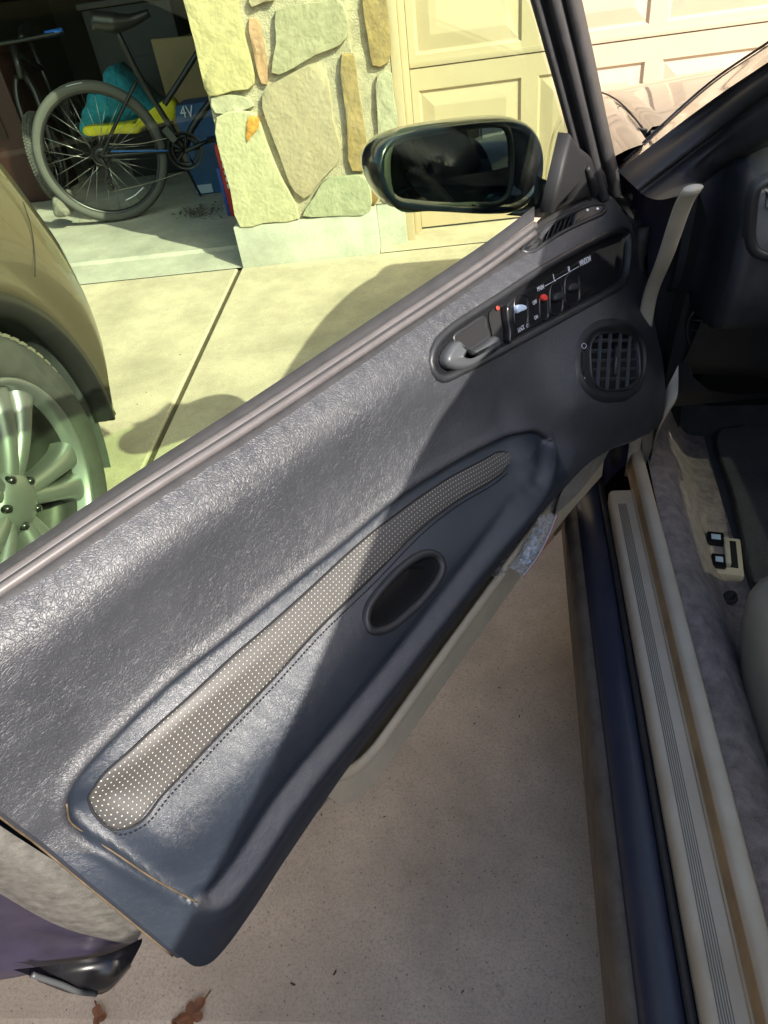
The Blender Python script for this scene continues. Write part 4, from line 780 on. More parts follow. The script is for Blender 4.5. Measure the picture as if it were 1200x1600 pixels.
box('underbody', c2w(A3(.94, .0, .05)), (1.6, 3.9, .03), 'pit', car, axes=(c2w(A3(1, 0, 0)), c2w(A3(0, 1, 0)), (0, 0, 1)), bev=.01)
# dashboard
def drow(x, b=0): return [(x, 1.30, .775), (x, 1.15, .80), (x, 1.04, .812-b), (x, .99, .80-b), (x, .965, .77-b), (x, .958, .70), (x, .965, .64), (x, 1.0, .585), (x, 1.08, .56), (x, 1.2, .55)]
def drow2(x): return [(x, 1.30, .765), (x, 1.2, .785), (x, 1.12, .792), (x, 1.10, .78), (x, 1.095, .74), (x, 1.095, .69), (x, 1.10, .64), (x, 1.12, .60), (x, 1.16, .58), (x, 1.2, .56)]
loft('dashboard', cl([drow2(.255), drow2(.287), drow(.300, .012), drow(.306, .003), drow(.32), drow(.6), drow(1.0), drow(1.6)]), mat('dark_dash', (.035, .038, .044), .4, var=(30, .2), bump=(600, .25, .0006)), car, nc=70, across=70)
loft('dash_end_panel', cl([[(.235, 1.14, .775), (.290, 1.14, .785), (.296, 1.13, .76)], [(.237, 1.14, .60), (.290, 1.14, .60), (.30, 1.13, .60)], [(.24, 1.16, .40), (.30, 1.16, .40), (.34, 1.16, .40)], [(.26, 1.2, .33), (.4, 1.2, .34), (.6, 1.2, .36)]]), 'blackplastic', car, nc=12, across=14)
loft('knee_bolster', cl([[(.30, 1.06, .60), (.8, 1.02, .58), (1.5, 1.06, .58)], [(.30, 1.14, .46), (.8, 1.08, .43), (1.5, 1.12, .43)], [(.30, 1.25, .38), (.8, 1.2, .36), (1.5, 1.2, .36)]]), 'blackplastic', car, nc=12, across=10)
fv = cr(c2w(np.array([cy_(*p, 1.128) for p in sup(1103, 517, 28, 34, .8)])), 40, True)
ring('footwell_vent', fv, [(-.004, .002), (-.002, -.003), (.002, -.002), (.004, .004)], 'blackplastic', car)
for yy in (500, 516, 532): tube('footwell_vent_slat', [c2w(cy_(1080, yy, 1.124)), c2w(cy_(1127, yy+2, 1.124))], .002, 'blackplastic', car, n=6)
SPK = cr(c2w(np.array([cy_(*p, .955) for p in sup(1216, 343, 42, 60, .55, .08)])), 60, True)
ring('speaker_bezel', SPK, [(-.008, .008), (-.004, -.003), (0, -.005), (.005, -.003), (.008, .003)], 'blackplastic', car, cap=False); ring('speaker_grille', SPK, [(.002, .003), (.010, 0), (.03, -.003)], 'speakercloth', car)
# steering column lower shroud and pedals, far in the footwell
for (x, y, z, w_, h_) in ((.62, 1.38, .24, .10, .07), (.80, 1.42, .22, .05, .13)): box('pedal', c2w(A3(x, y, z)), (w_, .015, h_), 'rubber', car, axes=(c2w(A3(1, 0, 0)), c2w(A3(0, .8, .6)), A3(0, -.6, .8)), bev=.005)
SW = cr(c2w(np.array([(.66+.185*math.cos(t), .80-.06*math.sin(t), .72+.175*math.sin(t)) for t in np.arange(24)*2*math.pi/24])), 60, True); tube('steering_wheel', list(SW), .015, 'leather_fine', car, n=10, closed=True)
loft('steering_hub', cl([[(.60, .83, .72), (.66, .82, .76), (.72, .83, .72)], [(.58, .85, .68), (.66, .83, .67), (.74, .85, .68)], [(.64, .98, .64), (.66, .98, .62), (.68, .98, .64)]]), 'blackplastic', car, nc=12, across=10)
for a in (-1, 1): tube('steering_spoke', cl([[(.66+a*.07, .83, .72), (.66+a*.18, .80, .71)]])[0], .014, 'blackplastic', car, n=8)
box('centre_console', c2w(A3(.95, .6, .26)), (.2, 1.3, .34), 'blackplastic', car, axes=(c2w(A3(1, 0, 0)), c2w(A3(0, 1, 0)), (0, 0, 1)), bev=.03)
# seats
def seat(xc):
    def sr(z, x0, x1, y0, y1, r=.06): # rounded plan loop
        return [(xc+x, y, z) for x, y in ((x0+r, y1), (0, y1+.012), (x1-r, y1), (x1-r*.25, y1-r*.25), (x1, y1-r), (x1, (y0+y1)/2), (x1, y0), (0, y0-.01), (x0, y0), (x0, (y0+y1)/2), (x0, y1-r), (x0+r*.25, y1-r*.25))]
    rows_ = [sr(.16, -.235, .235, .1, .73), sr(.24, -.243, .243, .1, .765), sr(.30, -.240, .240, .1, .775), sr(.335, -.225, .225, .1, .755), sr(.345, -.19, .19, .12, .70), sr(.335, -.10, .10, .16, .6)]
    R = np.array([cr(np.array(r), 64, True) for r in rows_]); V = c2w(R).reshape(-1, 3); N = 64; f = gridfaces(len(rows_), N, True); V = np.vstack([V, V[-N:].mean(0)]); f += [((len(rows_)-1)*N+i, (len(rows_)-1)*N+(i+1) % N, len(V)-1) for i in range(N)]
    s_ = mk('seat_cushion', V, f, 'seat', car); tube('seat_seam', list(c2w(R[3]+A3(0, 0, .001))[::2]), .0022, 'beige', s_, n=6, closed=True, samp=90)
    loft('seat_back', cl([[(xc+x, y, z) for y, z in ((.12, .26), (.04, .5), (-.08, .8), (-.12, .92))] for x in (-.23,)] + [[(xc+x, y+o, z) for y, z in ((.12, .26), (.04, .5), (-.08, .8), (-.12, .92))] for x, o in ((-.24, .08), (-.17, .10), (0, .06), (.17, .10), (.24, .08), (.23, 0))]), 'seat', car, nc=20, across=26)
    box('seat_rail', c2w(A3(xc-.19, .45, .135)), (.03, .62, .05), 'rubber', car, axes=(c2w(A3(1, 0, 0)), c2w(A3(0, 1, 0)), (0, 0, 1)), bev=.006)
seat(.575); seat(1.33)
# fuel and boot release levers
rc = cz(1127, 868, .112); axc = (c2w(A3(.985, -.17, 0)), c2w(A3(.17, .985, 0)), A3(0, 0, 1))
box('release_bezel', c2w(rc+A3(.006, -.002, -.006)), (.060, .105, .02), 'beigewear', car, axes=axc, bev=.005)
box('release_well', c2w(rc+A3(.016, -.0, .004)), (.022, .075, .003), 'pit', car, axes=axc, bev=.001)
for px_, w_ in (((1118, 842), .030), ((1123, 877), .024)):
    q = cz(*px_, .122); lv = box('release_lever', c2w(q), (w_, .032, .010), 'glossblack', car, axes=axc, bev=.002); box('lever_icon', c2w(q+A3(0, 0, .0055)), (w_*.55, .014, .0015), 'paleblue', lv, axes=axc, bev=.0005)
box('release_handle', c2w(cz(1136, 862, .124)), (.010, .075, .012), 'beige', car, axes=axc, bev=.003)
ring('floor_grommet', cr(c2w(np.array([cz(*p, .118) for p in sup(1141, 932, 9, 7, 1)])), 24, True), [(-.004, .004), (-.002, -.002), (.002, 0), (.004, .006)], 'rubber', car, nrm=A3(0, 0, 1))
# ================================================================== PARKED SUV
suv = thing('parked_suv', 'bronze suv with black wheel arch and alloy wheel beside the open door', 'suv', (-1.85, -.2, ground_z(-.2)))
SX = -.90; WC = A3(-.90, 1.12, .25)
M['bronze'] = mat('bronze_metallic_paint', (.085, .068, .045), .3, metal=.15, coat=1., coat_rough=.04); M['cladding'] = mat('black_cladding', (.014, .014, .015), .45, bump=(500, .3, .0005)); M['liner'] = mat('grey_arch_liner', (.07, .075, .08), .8, var=(12, .4))
def arc(r, x, a0=-8, a1=188, n=24): return [(x, WC[1]+r*math.cos(math.radians(a)), WC[2]+r*math.sin(math.radians(a))*1.0) for a in np.linspace(a0, a1, n)]
def lerp(P, Q, t): return [tuple(np.array(p)*(1-t)+np.array(q)*t) for p, q in zip(P, Q)]
sil = [(1.52, .215), (1.585, .30), (1.655, .38), (1.675, .50), (1.655, .62), (1.60, .74), (1.545, .84), (1.47, .93), (1.36, .99), (1.2, 1.02), (1.0, 1.04), (.8, 1.05), (.6, 1.05), (.45, 1.04), (.40, .9), (.40, .7), (.40, .5), (.42, .3), (.46, .2)]
ARC = np.array(arc(.425, SX+.004)); OUT = cr(np.array([(SX, y, z) for y, z in sil]), 48)
A48 = cr(ARC, 48); mid = A48*.5+OUT*.5; mid[:, 0] += .014
mk_rows = [A48+[-.03, 0, 0], A48+[.0, 0, 0], A48*.85+OUT*.15+[.006, 0, 0], mid, A48*.2+OUT*.8+[.006, 0, 0], OUT+[-.012, 0, 0]]
loft('front_fender', mk_rows, 'bronze', suv, nc=48, across=24)
# bumper corner wrapping to the front
fr_rows = []
for dx, dy in ((-.012, 0), (-.06, .045), (-.14, .10), (-.30, .16), (-.6, .21), (-.95, .225), (-1.3, .21), (-1.6, .16), (-1.76, .1), (-1.84, .045), (-1.888, 0)):
    fr_rows.append([(SX+dx, y+dy*(1 if z < .8 else max(.35, 1-(z-.8)*3)), z) for y, z in sil[:9]])
loft('front_bumper', fr_rows, 'bronze', suv, nc=30, across=40)
loft('hood', [[(SX+dx, y, z+bz) for y, z in ((1.36+dy, .99), (1.1, 1.05), (.7, 1.09), (.25, 1.11))] for dx, dy, bz in ((-.012, .06, 0), (-.2, .18, .05), (-.6, .24, .075), (-.95, .25, .08), (-1.3, .24, .075), (-1.7, .18, .05), (-1.888, .06, 0))], 'bronze', suv, nc=20, across=30)
loft('body_side', [[(SX-.02, y, z) for y in (.43, 0, -.9, -2.0, -2.9)] for z in (.16, .2)] + [[(SX+.004, y, z) for y in (.41, 0, -.9, -2.0, -2.9)] for z in (.35, .7)] + [[(SX-.02, y, z) for y in (.42, 0, -.9, -2.0, -2.9)] for z in (.95, 1.06)], 'bronze', suv, nc=20, across=20)
loft('far_side', [[(SX-1.88, y, z) for y in (1.5, 0, -2.9)] for z in (.16, .6, 1.06)], 'bronze', suv, nc=10)
loft('windows', [[(SX-.03, y, 1.062) for y in (.15, -1, -2.8)], [(SX-.20, y, 1.50) for y in (-.45, -1.2, -2.6)]], 'glasscar', suv, nc=10); loft('windows', [[(SX-1.85, y, 1.062) for y in (.15, -1, -2.8)], [(SX-1.68, y, 1.50) for y in (-.45, -1.2, -2.6)]], 'glasscar', suv, nc=10)
loft('windscreen', [[(SX-x, .28+.0*x, 1.105) for x in (.05, .5, .94, 1.4, 1.83)], [(SX-x, -.42, 1.50) for x in (.2, .5, .94, 1.4, 1.68)]], 'glasscar', suv, nc=12)
loft('roof', [[(SX-x, y, 1.50+b) for y in (-.42, -1.4, -2.65)] for x, b in ((.19, 0), (.3, .04), (.94, .07), (1.58, .04), (1.69, 0))], 'bronze', suv, nc=12, across=14)
loft('tailgate', [[(SX-x, -2.92, z) for x in (0, .94, 1.88)] for z in (.2, .7, 1.06)] + [[(SX-x, -2.65, 1.5) for x in (.19, .94, 1.69)]], 'bronze', suv, nc=10)
box('cabin_floor', (SX-.94, -.9, .36), (1.8, 3.9, .06), 'pit', suv, bev=.02)
# arch cladding, liner, seam
a1, a2 = np.array(arc(.432, SX+.006, -6, 186)), np.array(arc(.386, SX+.004, -6, 186))
loft('arch_cladding', [a1+[-.006, 0, 0], a1*.93+np.array(arc(.386, SX+.006, -6, 186))*.07+[.008, 0, 0], a1*.5+a2*.5+[.010, 0, 0], a2, a2+[-.03, 0, 0]], 'cladding', suv, nc=48)
l1 = np.array(arc(.390, SX-.02, -25, 205)); loft('arch_liner', [l1, l1+[-.12, 0, 0], l1+[-.30, 0, 0]], 'liner', suv, nc=40)
mk('arch_inner', np.vstack([l1+[-.30, 0, 0], [[SX-.32, WC[1], WC[2]]]]), [(i, i+1, len(l1)) for i in range(len(l1)-1)], 'pit', suv)
for r_ in (.30, .345): pass
tube('panel_seam', [wx(*p, SX+.017) for p in ((36,315),(48,352),(54,395),(55,432))], .0011, 'pit', suv, n=6)
# wheel
wax = A3(1, 0, 0); C_ = WC+A3(-.012, 0, 0)
wheel = lathe('wheel', [(.262, -.2), (.262, -.01), (.258, .0), (.250, .0), (.244, -.012), (.240, -.06), (.235, -.10), (.0, -.115)], C_, wax, mat('dark_barrel', (.06, .06, .062), .5, metal=.6), suv, n=72)
tp = [(.255, -.03), (.258, -.004), (.275, .006), (.305, .010), (.330, .004), (.343, -.008), (.352, -.022), (.357, -.06), (.358, -.115), (.357, -.17), (.350, -.21), (.33, -.22), (.26, -.2)]
M['tyre'] = mat('grey_weathered_tyre', (.06, .06, .057), .85, var=(15, .3), bump=(200, .5, .001))
ty = lathe('tyre', tp, C_, wax, 'tyre', wheel, n=96)
V = []; Fc = []
for i in range(76):
    a = 2*math.pi*i/76
    for s0, s1, sh in ((-.020, -.055, 0), (-.062, -.110, .02), (-.118, -.165, 0)):
        k = len(V)
        for da, s in ((-.026+sh, s0), (.026+sh, s0), (.020+sh, s1), (-.032+sh, s1)):
            for rr_ in (.352, .3595): V.append(C_+A3(s, rr_*math.cos(a+da), rr_*math.sin(a+da)))
        Fc += [(k+1, k+3, k+5, k+7), (k, k+2, k+3, k+1), (k+2, k+4, k+5, k+3), (k+4, k+6, k+7, k+5), (k+6, k, k+1, k+7)]
tag(mk('tread_blocks', V, Fc, mat('dusty_tread', (.16, .145, .11), .95, var=(40, .4)), wheel, False), None, None, kind='stuff')
M['alloy'] = mat('silver_alloy', (.30, .31, .32), .42, metal=.7)
lathe('rim_lip', [(.262, -.03), (.262, .002), (.256, .006), (.248, .002), (.243, -.012), (.238, -.03)], C_, wax, 'alloy', wheel, n=72)
for k in range(5):
    a = math.radians(72*k+52)
    for s in (-1, 1):
        pr = []
        for r_, o_, w_, d_ in ((.045, .16, .030, -.022), (.10, .20, .030, -.012), (.16, .20, .034, -.008), (.215, .20, .044, -.010), (.246, .21, .060, -.014)):
            t = a+s*o_*.85; ctr = C_+A3(d_, r_*math.cos(t), r_*math.sin(t)); tg = A3(0, -math.sin(t), math.cos(t)); pr.append([ctr-tg*w_*.62+A3(-.05, 0, 0), ctr-tg*w_*.62+A3(-.012, 0, 0), ctr-tg*w_*.4, ctr+tg*w_*.4, ctr+tg*w_*.62+A3(-.012, 0, 0), ctr+tg*w_*.62+A3(-.05, 0, 0)])
        pr = np.array(pr); loft('spoke', [pr[:, j] for j in range(6)], 'alloy', wheel, nc=16, across=16)
lathe('hub_cap', [(.0, .0), (.03, -.002), (.052, -.010), (.066, -.022), (.070, -.05)], C_+A3(-.004, 0, 0), wax, 'alloy', wheel, n=36)
for k in range(5):
    a = math.radians(72*k+16); lathe('lug_nut', [(0, .012), (.008, .010), (.010, 0), (.010, -.02)], C_+A3(-.018, .054*math.cos(a), .054*math.sin(a)), wax, 'glossblack', wheel, n=12)
lathe('brake_disc', [(.17, -.13), (.17, -.12), (.06, -.12)], C_, wax, mat('rusty_disc', (.16, .12, .09), .6, metal=.5, var=(20, .4)), wheel, n=40)
# ================================================================== THINGS IN THE GARAGE
ba = math.radians(18); BE = A3(math.cos(ba), math.sin(ba), 0); BNn = A3(math.sin(ba), -math.cos(ba), 0); BC = A3(-1.864, 4.213, .396)   # BNn faces the driveway
cp1 = lambda x, y: (x/3, y/3)
def bp(x, y, off=0.): return on_plane(*cp1(x, y), BC+BNn*off, BNn)
M['frameblk'] = mat('satin_black_frame', (.015, .015, .017), .35); M['chain'] = mat('oily_chain', (.22, .20, .17), .4, metal=.9); M['spoke'] = mat('steel_spoke', (.55, .55, .53), .3, metal=1.)
def wheel_bike(parent, c, e, n, r=.36, tw=.022, knob=False, name='wheel'):
    up = A3(0, 0, 1); ax_ = n; k = 72
    prof = [(r-.045, tw*.6), (r-.03, tw), (r-.012, tw*.9), (r, 0), (r-.012, -tw*.9), (r-.03, -tw), (r-.045, -tw*.6)]
    rimp = [(r-.042, tw*.6), (r-.052, tw*.55), (r-.062, tw*.3), (r-.062, -tw*.3), (r-.052, -tw*.55), (r-.042, -tw*.6)]
    wo = lathe(name, rimp, c, ax_, 'frameblk', parent, n=k)
    lathe('tyre', prof, c, ax_, M['btyre'], wo, n=k)
    lathe('hub', [(.0, .04), (.012, .04), (.03, .035), (.03, .03), (.014, .025), (.014, -.025), (.03, -.03), (.03, -.035), (.0, -.04)], c, ax_, 'frameblk', wo, n=20)
    for i in range(28):
        a = 2*math.pi*i/28; b = a+(.9 if i % 4 < 2 else -.9); s = .03 if i % 2 else -.03
        d1 = math.cos(b)*e+math.sin(b)*up; d2 = math.cos(a)*e+math.sin(a)*up; tube('spoke', [c+d1*.03+n*s, c+d2*(r-.06)], .0014, 'spoke', wo, n=4)
    if knob:
        V = []; Fc = []
        for i in range(84):
            a = 2*math.pi*i/84
            for s in (-.017, 0, .017):
                d = math.cos(a+(.02 if s else 0))*e+math.sin(a+(.02 if s else 0))*up; t = -math.sin(a)*e+math.cos(a)*up; o_ = c+d*(r-.004-abs(s)*.4)+n*s; q = len(V)
                for x, y, z in ((-1, -1, 0), (1, -1, 0), (1, 1, 0), (-1, 1, 0), (-.8, -.8, 1), (.8, -.8, 1), (.8, .8, 1), (-.8, .8, 1)): V.append(o_+t*x*.0075+n*y*.007+d*z*.008)
                Fc += [(q+4, q+5, q+6, q+7), (q, q+1, q+5, q+4), (q+1, q+2, q+6, q+5), (q+2, q+3, q+7, q+6), (q+3, q, q+4, q+7)]
        tag(mk('tread_knobs', V, Fc, M['btyre'], wo, False), None, None, kind='stuff')
    return wo
M['btyre'] = mat('bike_tyre', (.085, .085, .08), .8, bump=(300, .5, .001))
bike = thing('bicycle', 'black bicycle with spoked wheel, chain and crank standing in the garage bay', 'bicycle', (BC[0]+.3, BC[1]+.1, ZF), 'bicycles in the garage')
del bike['group']
bw = wheel_bike(bike, BC, BE, BNn)
for a0, a1 in ((3.9, 4.6), ):
    pass
hub = BC; bbk = bp(868, 700); seatj = bp(655, 365)
Rr = lambda name, pts, r, m='frameblk', n=10: tube(name, pts, r, m, bike, n=n)
bbp = bp(830, 610); 
Rr('seat_tube', [bbk, bp(740, 500), bp(655, 360), bp(550, 150)], .0165)
for s in (-.05, .05):
    Rr('seat_stay', [hub+BNn*s, bp(570, 520)+BNn*s*.8, bp(640, 380)+BNn*s*.3], .0085); Rr('chain_stay', [hub+BNn*s, bp(640, 712)+BNn*s*.9, bbk+BNn*s*.4], .010)
Rr('down_tube', [bbk, bp(900, 600), bp(1400, 0)+BE*.0], .02); Rr('top_tube', [bp(770, 490), bp(905, 280), bp(1090, -20)], .0155)
tube('blue_stay_stripe', [bp(520, 709, .062), bp(640, 708, .060), bp(790, 706, .05)], .005, mat('blue_paint', (.02, .12, .40), .35), bike, n=8)
Rr('saddle', [bp(430, 95), bp(520, 105), bp(600, 100), bp(700, 60)], [.045, .05, .03, .018]); 
for k_, (r_, o_) in enumerate(((.10, .05), (.075, .042))):
    ch = lathe('chainring', [(r_, .001), (r_, -.002), (r_*.82, -.002), (r_*.80, .001), (r_, .001)], bbk+BNn*o_, BNn, 'frameblk', bike, n=40)
for a in range(5):
    t = 2*math.pi*a/5; tube('chainring_arm', [bbk+BNn*.046, bbk+BNn*.046+(math.cos(t)*BE+A3(0, 0, math.sin(t)))*.082], .006, 'frameblk', bike, n=6)
tube('crank_arm', [bbk+BNn*.055, bp(1000, 640)+BNn*.06], [.014, .009], 'frameblk', bike, n=8); tube('crank_arm', [bbk-BNn*.055, bbk-BNn*.055+(bbk-bp(1000, 640))*.9], [.014, .009], 'frameblk', bike, n=8)
box('pedal', bp(1005, 638)+BNn*.10, (.09, .08, .022), 'frameblk', bike, axes=(BE, BNn, A3(0, 0, 1)), bev=.004)
tube('chain_run', [bp(500, 668)+BNn*.045, bp(640, 670)+BNn*.046, bp(790, 640)+BNn*.05], .0035, 'chain', bike, n=6); tube('chain_run', [bp(530, 890)+BNn*.045, bp(700, 850)+BNn*.046, bp(870, 795)+BNn*.05], .0035, 'chain', bike, n=6)
lathe('cassette', [(.02, .045), (.055, .044), (.055, .04), (.045, .05), (.045, .036), (.035, .03)], BC, BNn, 'frameblk', bike, n=30)
tube('derailleur', [bp(470, 740, .05), bp(505, 800, .055), bp(495, 850, .05), bp(530, 890, .05)], .012, 'frameblk', bike, n=8); lathe('jockey_wheel', [(.0, .004), (.02, .004), (.02, -.004), (0, -.004)], bp(520, 875, .05), BNn, 'frameblk', bike, n=16)
tube('wheel_reflector', [bp(590, 938, .025), bp(632, 915, .026), bp(672, 878, .025)], .012, 'white', bike, n=8, flat=.3)
tube('tyre_lettering', [bp(310, 404, .022), bp(345, 395, .0225), bp(385, 387, .022)], .004, 'white', bike, n=6, flat=.4)
box('front_derailleur', bp(797, 632, .05), (.03, .02, .075), 'handle', bike, axes=(BE*.85+A3(0, 0, .5), BNn, np.cross(BE*.85+A3(0, 0, .5), BNn)), bev=.004)
# front wheel of the same bicycle out of view behind the pillar
wheel_bike(bike, BC+BE*1.02, BE, BNn); Rr('fork', [BC+BE*1.02, BC+BE*.86+A3(0, 0, .45), BC+BE*.80+A3(0, 0, .60)], .014); Rr('handlebar', [BC+BE*.80+A3(0, 0, .62)-BNn*.3, BC+BE*.82+A3(0, 0, .64), BC+BE*.80+A3(0, 0, .62)+BNn*.3], .014)
Rr('kickstand', [bp(860, 760), bp(930, 900)-BNn*.05, bp(945, 930)-BNn*.08], .008)
# second bicycle, seen edge-on behind the first one
c2_ = wz(74, 326, ZF); ang = math.radians(98); e2 = A3(math.cos(ang), math.sin(ang), 0); n2_ = A3(math.sin(ang), -math.cos(ang), 0)
bike2 = thing('mountain_bike', 'small mountain bike with knobbly tyre parked behind the spoked black bicycle', 'bicycle', (c2_[0], c2_[1], ZF))
c2_ = A3(c2_[0]+.07, c2_[1]+.12, ZF+.275)
wheel_bike(bike2, c2_, e2, n2_, .27, .029, True); wheel_bike(bike2, c2_+e2*.9, e2, n2_, .27, .029, True)
T2 = lambda nm, pts, r, m='frameblk': tube(nm, [c2_+e2*a+A3(0, 0, b)+n2_*c for a, b, c in pts], r, m, bike2, n=8)
T2('fork_leg', ((0, 0, .06), (.06, .35, .06), (.10, .46, .03)), .017); T2('fork_leg', ((0, 0, -.06), (.06, .35, -.06), (.10, .46, -.03)), .017); T2('head_tube', ((.10, .44, 0), (.16, .62, 0)), .024)
T2('handlebar', ((.15, .64, -.33), (.12, .63, 0), (.15, .64, .33)), .012); T2('down_tube', ((.12, .5, 0), (.62, -.02, 0)), .024); T2('top_tube', ((.14, .58, 0), (.55, .45, 0)), .018); T2('seat_tube', ((.62, -.02, 0), (.5, .62, 0)), .017); T2('saddle', ((.36, .64, 0), (.5, .65, 0), (.6, .66, 0)), [.02, .05, .06])
T2('grip', ((.15, .64, .22), (.155, .645, .33)), .018, mat('blue_grip', (.03, .20, .75), .5)); T2('grip', ((.15, .64, -.22), (.155, .645, -.33)), .018, mat('blue_grip2', (.03, .20, .75), .5))
# teal bag hanging behind the wheel, yellow tool case, boxes
YB_ = 4.75
def outline_solid(name, pts, Y, depth, m, parent=None, wr=.012, N=60, zoom=cp1):
    L_ = cr(np.array([wy(*zoom(*p), Y) for p in pts]), N, True); c_ = L_.mean(0); V = []; rows_ = ((1., depth*.5), (1.0, depth*.25), (.94, depth*.08), (.75, 0), (.45, -depth*.08), (.2, -depth*.1)); sd = random.random()*9
    for s, d in rows_:
        for p in L_:
            q = c_+(p-c_)*s; wv = wr*(math.sin(q[0]*70+sd+q[2]*25)+.7*math.sin(q[0]*31-q[2]*55+sd))*(s < 1); V.append(q+A3(0, d+wv, 0))
    V += [c_+A3(0, -depth*.1, 0)]; f = gridfaces(len(rows_), N, True)+[((len(rows_)-1)*N+i, (len(rows_)-1)*N+(i+1) % N, len(V)-1) for i in range(N)]
    V += [p+A3(0, depth, 0) for p in L_]; b = len(V)-N; f += [(b+i, b+(i+1) % N, (i+1) % N, i) for i in range(N)]+[tuple(range(b, b+N))]
    o = mk(name, V, f, m, parent); bm = bmesh.new(); bm.from_mesh(o.data); bmesh.ops.recalc_face_normals(bm, faces=bm.faces); bm.to_mesh(o.data); bm.free(); return o
o = outline_solid('fabric_bag', [(470,345),(510,312),(545,345),(590,372),(640,425),(700,480),(745,520),(700,560),(640,590),(560,600),(480,620),(400,655),(362,630),(360,570),(385,500),(400,440),(470,415)], 4.72, .26, mat('teal_fabric', (.01, .20, .26), .8, var=(12, .35), bump=(25, .8, .02)), wr=.014); tag(o, 'crumpled teal fabric bag behind the spoked bicycle wheel', 'bag')
o = outline_solid('yellow_case', [(385,600),(470,590),(560,580),(650,565),(740,545),(775,462),(815,490),(815,560),(760,580),(660,605),(650,625),(540,630),(400,640),(380,625)], 4.60, .10, mat('yellow_plastic', (.75, .68, .02), .45, var=(10, .15)), wr=.0, N=90); tag(o, 'yellow plastic case lying beneath the teal bag', 'case')
def carton(name, pts, Y, depth, m, label, cat):
    P = [wy(*cp1(*p), Y) for p in pts]; zb = ZF+.001; P2 = [P[0], P[1], A3(P[1][0], Y, zb), A3(P[0][0], Y, zb)]; P2[0][0] = P2[3][0]; V = P2+[p+A3(0, depth, 0) for p in P2]
    f = [(0, 1, 2, 3), (1, 0, 4, 5), (2, 1, 5, 6), (0, 3, 7, 4), (4, 7, 6, 5), (3, 2, 6, 7)]; o = mk(name, V, f, m, None, False); bm = bmesh.new(); bm.from_mesh(o.data); bmesh.ops.recalc_face_normals(bm, faces=bm.faces); bmesh.ops.bevel(bm, geom=bm.edges[:], offset=.004, segments=2, affect='EDGES'); bm.to_mesh(o.data); bm.free(); return tag(o, label, cat)
carton('cardboard_box', [(705,185),(1000,160)], 5.35, .5, mat('cardboard', (.33, .24, .13), .85, var=(5, .15)), 'tall plain brown cardboard box at the back of the garage bay', 'box')
bbx = carton('blue_box', [(808,500),(1010,470)], 4.62, .26, mat('blue_card', (.03, .10, .26), .5, var=(8, .2)), 'blue printed box standing behind the bicycle crank', 'box')
A_, B_ = wy(*cp1(850, 552), 4.612), wy(*cp1(912, 548), 4.612); text('4V', None, None, 'lettering', 'white', 1.2, parent=bbx, pts3=(A_, B_, A3(0, -1, 0)))
A_, B_ = wy(*cp1(925, 890), 4.612), wy(*cp1(990, 880), 4.612); box('printed_label', (A_+B_)/2, (.11, .004, .05), 'paleblue', bbx, bev=.001)
bag = carton('red_sack', [(1002,680),(1085,665)], 4.02, .16, mat('red_sack_paper', (.50, .03, .03), .5, var=(9, .3)), 'red and blue paper sack standing against the pillar reveal', 'sack')
zb = bag.bound_box; box('blue_side', (min(v[0] for v in zb)-.012, 4.10, ZF+.13), (.02, .15, .25), mat('sack_blue', (.03, .08, .38), .5), bag, bev=.006)
for k_ in range(5): box('printed_mark', (min(v[0] for v in zb)+.03, 4.017, ZF+.30-.035*k_), (.020, .003, .022), 'white', bag, bev=.0006)
# shelving and clutter deep inside, colours darkened for the shade of the bay
for k_, (x, y, z, w_, d_, h_, cname, c_, lb) in enumerate(((-2.9, 5.2, .45, .5, .5, .85, 'storage_bin', (.03, .006, .006), 'red storage bin darkened for the shade deep in the garage bay'), (-1.9, 5.6, .55, .6, .45, 1.0, 'storage_cabinet', (.012, .012, .014), 'black storage cabinet against the back of the garage bay'))):
    o = box(cname, (x, y, ZF+h_/2+.001), (w_, d_, h_), mat(cname, c_, .6, var=(6, .2)), bev=.02); tag(o, lb, cname.split('_')[1])
    box('lid', (x, y, ZF+h_+.02), (w_+.03, d_+.03, .035), mat(cname+'_lid', tuple(c*1.4 for c in c_), .5), o, bev=.008); box('front_recess', (x, y-d_/2-.004, ZF+h_*.6), (w_*.5, .012, h_*.25), mat(cname+'_grip', tuple(c*.6 for c in c_), .6), o, bev=.004)
# small stool with blue rims at the left and a shoe by the tyre
o = outline_solid('shoe', [(245,925),(290,915),(310,960),(320,1010),(290,1025),(255,1020),(240,975)], 4.12, .12, mat('shoe_canvas', (.20, .19, .16), .8, var=(40, .4)), wr=.004, N=40); tag(o, 'grey canvas shoe lying beside the knobbly bicycle tyre', 'shoe')
# dry leaf litter on the slab
V = []; Fc = []
for i in range(260):
    c_ = wz(*cp1(random.gauss(940, 50), random.gauss(1000, 16)), ZF); a = random.uniform(0, 6.28); l = random.uniform(.008, .03); k_ = len(V); d = A3(math.cos(a), math.sin(a), random.uniform(-.2, .6))*l; s = A3(-math.sin(a), math.cos(a), random.uniform(-.3, .3))*l*.22; b_ = c_+A3(0, 0, .004+random.random()*.018)
    V += [b_-d*.5, b_+s, b_+d*.5, b_-s]; Fc.append((k_, k_+1, k_+2, k_+3))
o = mk('leaf_litter', V, Fc, mat('leaf_litter', (.10, .075, .045), .9, var=(80, .5)), smooth=False); tag(o, 'swept pile of dry leaf litter on the garage slab', 'leaves', kind='stuff')
